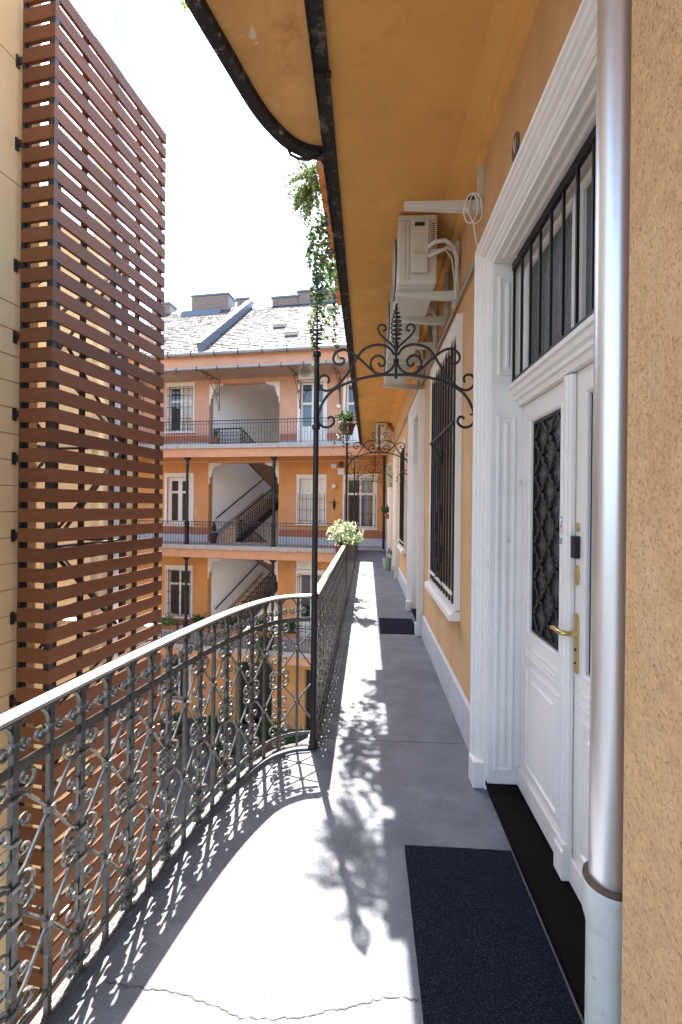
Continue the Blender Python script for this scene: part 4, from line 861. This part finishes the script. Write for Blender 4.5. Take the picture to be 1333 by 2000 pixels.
# bits on the far facade
def far_ac(u, z, label):
    t = empty('air_conditioner', label, 'air conditioner', (-4.0, 17.3, z), rad(-7.5)); m = MB(); m.box(u-.36, u+.36, 1.15, 1.42, 0, .55); m.build('casing', m_f_white, t, bevel=.02)
    m = MB(); m.M = Matrix.Translation((u-.06, 1.148, .28)) @ Matrix.Rotation(rad(90), 4, 'X'); m.lathe([(.02, 0), (.22, .002), (.22, .006), (.02, .008)], (0, 0, 0), 20); m.build('fan_opening', m_galv, t)
    m = MB(); m.box(u-.30, u-.27, 1.13, 1.5, -.04, -.001); m.box(u+.27, u+.30, 1.13, 1.5, -.04, -.001); m.build('bracket', m_f_white, t)
far_ac(1.35, 6.72, 'white air conditioner over the top gallery door'); far_ac(1.35, -.98, 'white air conditioner over the barred door one floor down')
t = empty('wall_lamp', 'round opal lamp on the orange wall right of the barred window', 'lamp', (-4.0, 17.3, 2.39), rad(-7.5)); MB().lathe([(.01, -.11), (.08, -.08), (.11, 0), (.08, .08), (.01, .11)], (2.48, V-.12, 0), 14).build('globe', m_lampglass, t, smooth=60); m = MB(); m.box(2.44, 2.52, V-.06, V-.001, -.04, .04); m.build('base', m_galv, t)
t = empty('wall_lamp', 'round opal lamp on the salmon wall of the top gallery', 'lamp', (-4.0, 17.3, 5.62), rad(-7.5)); MB().lathe([(.01, -.10), (.07, -.07), (.10, 0), (.07, .07), (.01, .10)], (2.62, V-.12, 0), 14).build('globe', m_lampglass, t, smooth=60); m = MB(); m.box(2.59, 2.65, V-.05, V-.001, -.03, .03); m.build('base', m_galv, t)
t = empty('wall_hook', 'black iron wall ornament with crossbar below the round lamp', 'hook', (-4.0, 17.3, 1.67), rad(-7.5)); m = MB(); m.lathe([(.008, -.24), (.045, -.10), (.05, 0), (.03, .1), (.008, .2)], (2.47, V-.06, 0), 8); m.box(2.25, 2.70, V-.07, V-.055, .06, .075); m.box(2.46, 2.48, V-.06, V-.001, -.01, .01); m.build('iron_spike', m_f_iron, t)
t = empty('junction_box', 'white and grey junction boxes high on the orange wall', 'box', (-4.0, 17.3, 3.1), rad(-7.5)); m = MB(); m.box(2.33, 2.56, V-.09, V-.001, .02, .20); m.build('white_case', m_f_white, t); m = MB(); m.box(2.62, 2.90, V-.10, V-.001, -.24, .02); m.build('grey_case', m_galv, t); m = MB(); m.box(2.66, 2.82, V-.08, V-.001, .08, .28); m.build('red_case', m_f_rust, t)

# ================================================================== PLANTS
def rv(a=1): return Vector((random.uniform(-a, a), random.uniform(-a, a), random.uniform(-a, a)))
def leaf_at(mb, p, s, d=None, w=.62, droop=.3):
    d = (d or rv()).normalized(); q = d.cross(rv()).normalized(); n = d.cross(q); p = Vector(p)
    c = p+d*s*.5-n*s*.06
    mb.add([p, p+d*s*.35+q*s*w*.5+n*s*.07, p+d*s*.75+q*s*w*.32+n*s*.05, p+d*s-n*s*droop*.3, p+d*s*.75-q*s*w*.32+n*s*.05, p+d*s*.35-q*s*w*.5+n*s*.07, c], [(6, 0, 1), (6, 1, 2), (6, 2, 3), (6, 3, 4), (6, 4, 5), (6, 5, 0)])
def trailing(name, label, root, strands, L, leafs, mat, seed, group=None, lean=(-.06, 0), spread=.12, density=.022, cat='plant'):
    random.seed(seed); t = empty(name, label, cat, root, 0, group); st = MB(); lv = MB()
    for k in range(strands):
        p = Vector((random.uniform(-spread, spread)*.5, random.uniform(-spread, spread)*2.2, random.uniform(-.02, .12))); P = [p.copy()]; l = L*random.uniform(.35, 1.0)
        d = Vector((lean[0]+random.uniform(-.5, .15), random.uniform(-.4, .4), .25)); n = int(l/.035)
        for i in range(n):
            d = (d*.72 + Vector((random.uniform(-.35, .35), random.uniform(-.35, .35), -.38))).normalized(); p = p+d*.035; P.append(p.copy())
        st.tube(P, .0028, 4, False)
        for q in P[1:]:
            for j in range(2 if random.random() < .75 else 1): leaf_at(lv, q+rv(.018), random.uniform(leafs*.6, leafs*1.25), Vector((random.uniform(-1, 1), random.uniform(-1, 1), random.uniform(-.9, .5))), .8)
    st.build('vine', m_stem, t); lv.build('leaves', mat, t); return t
def bush(name, label, root, r, n, leafs, mat, seed, w=.5, stems=10, group=None, shape=(1, 1, 1), cat='plant'):
    random.seed(seed); t = empty(name, label, cat, root, 0, group); st = MB(); lv = MB()
    tips = []
    for k in range(stems):
        a_ = random.uniform(0, 2*pi); e = random.uniform(.15, 1.35); tip = Vector((cos(a_)*cos(e)*r*shape[0], sin(a_)*cos(e)*r*shape[1], (sin(e)*r+r*.25)*shape[2]))*random.uniform(.65, 1.1)
        st.tube([(0, 0, 0), tip*.5+Vector((0, 0, r*.12)), tip], [.005, .004, .002], 4, False); tips.append(tip)
    for k in range(n):
        tip = random.choice(tips); f = random.uniform(.3, 1.05); p = tip*f+Vector((0, 0, r*.12*sin(pi*min(1, f))))+rv(r*.16); leaf_at(lv, p, random.uniform(leafs*.55, leafs*1.3), (tip.normalized()*.7+rv(.8)), w)
    st.build('stems', m_stem, t); lv.build('leaves', mat, t); return t
def planter(name, label, loc, sx, sy, h, mat=None, cat='planter', group=None, rz=0):
    t = empty(name, label, cat, loc, rz, group); m = MB(); x, yv = sx/2, sy/2
    m.add([(-x*.86, -yv*.92, 0), (x*.86, -yv*.92, 0), (x*.86, yv*.92, 0), (-x*.86, yv*.92, 0), (-x, -yv, h), (x, -yv, h), (x, yv, h), (-x, yv, h)], [(3, 2, 1, 0), (0, 1, 5, 4), (1, 2, 6, 5), (2, 3, 7, 6), (3, 0, 4, 7)]); m.build('trough', mat or m_terra, t)
    m = MB(); r = .012
    m.box(-x-r, x+r, -yv-r, -yv+.004, h-.03, h+.004); m.box(-x-r, x+r, yv-.004, yv+r, h-.03, h+.004); m.box(-x-r, -x+.004, -yv+.004, yv-.004, h-.0295, h+.0035); m.box(x-.004, x+r, -yv+.004, yv-.004, h-.0295, h+.0035); m.build('rim', mat or m_terra, t)
    m = MB(); m.box(-x+.004, x-.004, -yv+.004, yv-.004, h-.035, h-.02); m.build('soil', m_soil, t)
    return t
def pot(name, label, loc, r, h, mat=None, group=None):
    t = empty(name, label, 'flower pot', loc, 0, group); MB().lathe([(r*.68, 0), (r*.95, h*.8), (r*1.05, h*.8), (r*1.08, h), (r*.96, h), (r*.9, h*.86)], (0, 0, 0), 16).build('pot_body', mat or m_terra, t, smooth=35)
    MB().lathe([(r*.1, h*.84), (r*.93, h*.88)], (0, 0, 0), 14).build('soil', m_soil, t); return t
# upper gallery edge: two terracotta troughs with a feathery fern and long ivy
planter('balcony_trough', 'terracotta trough under the feathery fern on the upper gallery edge', (-.415, 4.22, 4.52), .12, .60, .18, group='troughs on the upper gallery')
planter('balcony_trough', 'terracotta trough with ivy spilling over it on the upper gallery edge', (-.415, 5.02, 4.52), .12, .70, .18, group='troughs on the upper gallery')
m = MB()
random.seed(11); t = empty('feathery_fern', 'feathery pale green fern bushing out from the upper gallery trough', 'plant', (-.55, 4.27, 4.62)); st = MB(); lv = MB()
for k in range(100):
    a_ = random.uniform(0, 2*pi); d = Vector((cos(a_)*.8-.35, sin(a_)*1.0, random.uniform(-.2, 1.0))).normalized(); P = [Vector((0, random.uniform(-.2, .2), 0))]
    for i in range(9): d = (d+Vector((0, 0, -.16))+rv(.10)).normalized(); P.append(P[-1]+d*random.uniform(.020, .040))
    st.tube(P, .0012, 3, False)
    for q in P[2:]:
        for j in range(8): leaf_at(lv, q+rv(.010), random.uniform(.017, .038), rv(), .25)
st.build('stems', m_leaf2, t); lv.build('fronds', m_leaf2, t)
IV = 'ivy hanging from the upper gallery'
trailing('hanging_ivy', 'long ivy trailing from the trough down past the post finial', (-.52, 5.0, 4.62), 13, 1.75, .050, m_leaf, 21, IV, spread=.13)
trailing('hanging_ivy', 'shorter dense ivy clump right below the fern', (-.53, 4.65, 4.62), 7, .85, .044, m_leaf3, 22, IV, spread=.13)
trailing('hanging_ivy', 'ivy strands hanging close behind the black edge beam', (-.48, 5.6, 4.55), 5, 1.1, .048, m_leaf, 23, IV, spread=.12)
planter('balcony_trough', 'terracotta trough farther along the upper gallery edge', (-.415, 6.3, 4.52), .12, .70, .18, group='troughs on the upper gallery')
bush('balcony_shrub', 'leafy shrub in the farther upper gallery trough', (-.46, 6.25, 4.68), .30, 700, .05, m_leaf, 31, stems=16, shape=(.8, 1.2, 1))
# twig of leaves dangling over the camera side of the balcony
random.seed(5); t = empty('hanging_twig', 'few bright green leaves dangling beside the curved black beam', 'plant', (-1.0, 2.3, 4.36)); st = MB(); lv = MB()
P = [Vector((.06, 0, .22)), Vector((.03, 0, .1)), Vector((.0, 0, 0)), Vector((-.005, 0, -.09)), Vector((.01, 0, -.17))]; st.tube(P, .002, 4); st.build('stem', m_stem, t)
for q in P[1:]:
    for j in range(5): leaf_at(lv, q+rv(.02), random.uniform(.03, .05), rv(), .7)
lv.build('leaves', m_leaf2, t)
# hanging basket at the second arch
pot('hanging_pot', 'dark pot hung under the upper gallery behind the second arch', (-.36, 7.75, 2.82), .13, .17, m_f_rust)
m = MB(); 
for k in range(3): m.tube([(-.36+.12*cos(k*2.1), 7.75+.12*sin(k*2.1), 2.98), (-.36, 7.75, 3.84)], .003, 4)
o = m.build('pot_chain', m_f_iron); o['label'] = 'thin chains holding the dark hanging pot'; o['category'] = 'chain'
bush('basket_plant', 'dark green plant spilling from the hanging pot', (-.38, 7.75, 2.98), .19, 300, .055, m_leaf3, 41, stems=14)
trailing('hanging_ivy', 'ivy dangling below the dark hanging pot', (-.40, 7.8, 3.02), 8, .55, .045, m_leaf3, 42, IV)
# variegated plant on the railing
planter('rail_trough', 'small terracotta trough hooked on the railing by the second arch', (-.40, 6.95, .86), .15, .42, .15)
bush('variegated_plant', 'white variegated plant glowing in the sun on the railing', (-.40, 7.0, .97), .27, 480, .06, m_leafw, 51, stems=26, w=.42)
planter('rail_trough', 'second terracotta trough hooked on the railing behind the variegated plant', (-.36, 8.2, .86), .15, .42, .15)
bush('variegated_plant', 'smaller variegated plant farther along the railing', (-.34, 8.2, .97), .26, 360, .065, m_leafw, 52, stems=22, w=.42)
bush('green_plant', 'bright green leaves low on the railing between the variegated plants', (-.30, 7.6, .92), .20, 200, .06, m_leaf2, 53, stems=12)
# along the right wall
pot('bucket', 'grey-green plastic bucket with a leafy plant on the far gallery floor', (.50, 11.5, 0), .11, .30, m_pot)
t = empty('leafy_plant', 'single broad green leaf plant growing in the bucket', 'plant', (.52, 11.5, .26)); lv = MB(); random.seed(8); st = MB()
for d in ((.5, -.3, .8), (.9, -.2, .7), (.1, -.4, .9), (.7, .2, .9)): st.tube([(0, 0, 0), Vector(d)*.14], .005, 4); leaf_at(lv, Vector(d)*.14, .24, Vector(d), .75)
st.build('stems', m_leaf2, t); lv.build('leaves', m_leaf2, t)
pot('wall_pot', 'small terracotta pot fixed to the wall near the gallery end', (.60, 14.0, 1.22), .09, .15)
bush('wall_plant', 'round green plant in the wall pot near the gallery end', (.575, 14.0, 1.36), .21, 420, .06, m_leaf, 61, stems=16)
# far galleries
def fl(u, v, z): 
    a_ = rad(-7.5); return (-4+u*cos(a_)-v*sin(a_), 17.3+u*sin(a_)+v*cos(a_), z)
pot('urn', 'dark urn on the far gallery beside the staircase', fl(-2.95+.9-1.2+.75, .9, 0), .17, .42, m_f_iron)
bush('urn_shrub', 'dark conical shrub in the urn on the far gallery', fl(-2.50, .9, .4), .26, 320, .07, m_leaf3, 71, stems=10, shape=(.55, .55, 1.5))
for k, (u, mt, r, lb) in enumerate(((-3.9, m_leaf2, .32, 'light green bush in a trough on the lower gallery, beside the iron column'), (-2.5, m_leaf3, .42, 'dark green bush on the lower gallery by the stair foot'), (-1.3, m_leaf3, .48, 'wide dark bush on the lower gallery in front of the stairs'), (.0, m_leaf3, .50, 'large dark bush hanging over the lower gallery edge'), (1.1, m_leaf3, .42, 'dark bush on the lower gallery below the barred door'))):
    planter('gallery_trough', 'terracotta trough under the ' + lb.split(' on the')[0].split(' in a')[0].split(' hanging')[0] + ' of the lower gallery', fl(u, -.05 if k else .05, -3.97+.55), .7, .22, .2, rz=rad(-7.5), group='troughs on the lower gallery')
    bush('gallery_bush', lb, fl(u, -.05, -3.25), r, 520, .10, mt, 80+k, stems=18, group='bushes on the lower gallery', shape=(1.2, .8, .9))
trailing('gallery_creeper', 'creeper hanging off the lower gallery edge', fl(.1, -.12, -3.4), 14, 1.6, .09, m_leaf3, 95, spread=.3)
bush('gallery_plant', 'small leafy plant behind the top gallery railing', fl(-2.35, .7, 4.35), .28, 120, .09, m_leaf, 96, stems=8)
pot('flower_pot', 'terracotta pot behind the top gallery railing', fl(-2.35, .7, 3.97), .14, .38)

for k, (u, v, r, lb) in enumerate(((-3.2, -.6, .55, 'dark shrub on the courtyard paving left of the dark passage'), (-2.0, -.3, .5, 'rounded shrub on the courtyard paving close to the dark passage'), (.5, -.5, .65, 'tall dark shrub on the courtyard paving right of the dark passage'), (-.6, -2.2, .6, 'low spreading shrub standing free on the courtyard paving'), (1.6, -1.2, .7, 'big shrub on the courtyard paving under the railing corner'))):
    bush('yard_shrub', lb, fl(u, v, -7.2), r, 620, .13, m_leaf3, 120+k, stems=22, group='shrubs on the courtyard paving')
    pot('yard_tub', 'dark tub holding the ' + lb.split(' on the')[0].split(' standing')[0] + ' of the courtyard paving', fl(u, v, -7.65), .3, .5, m_f_rust, group='tubs on the courtyard paving')
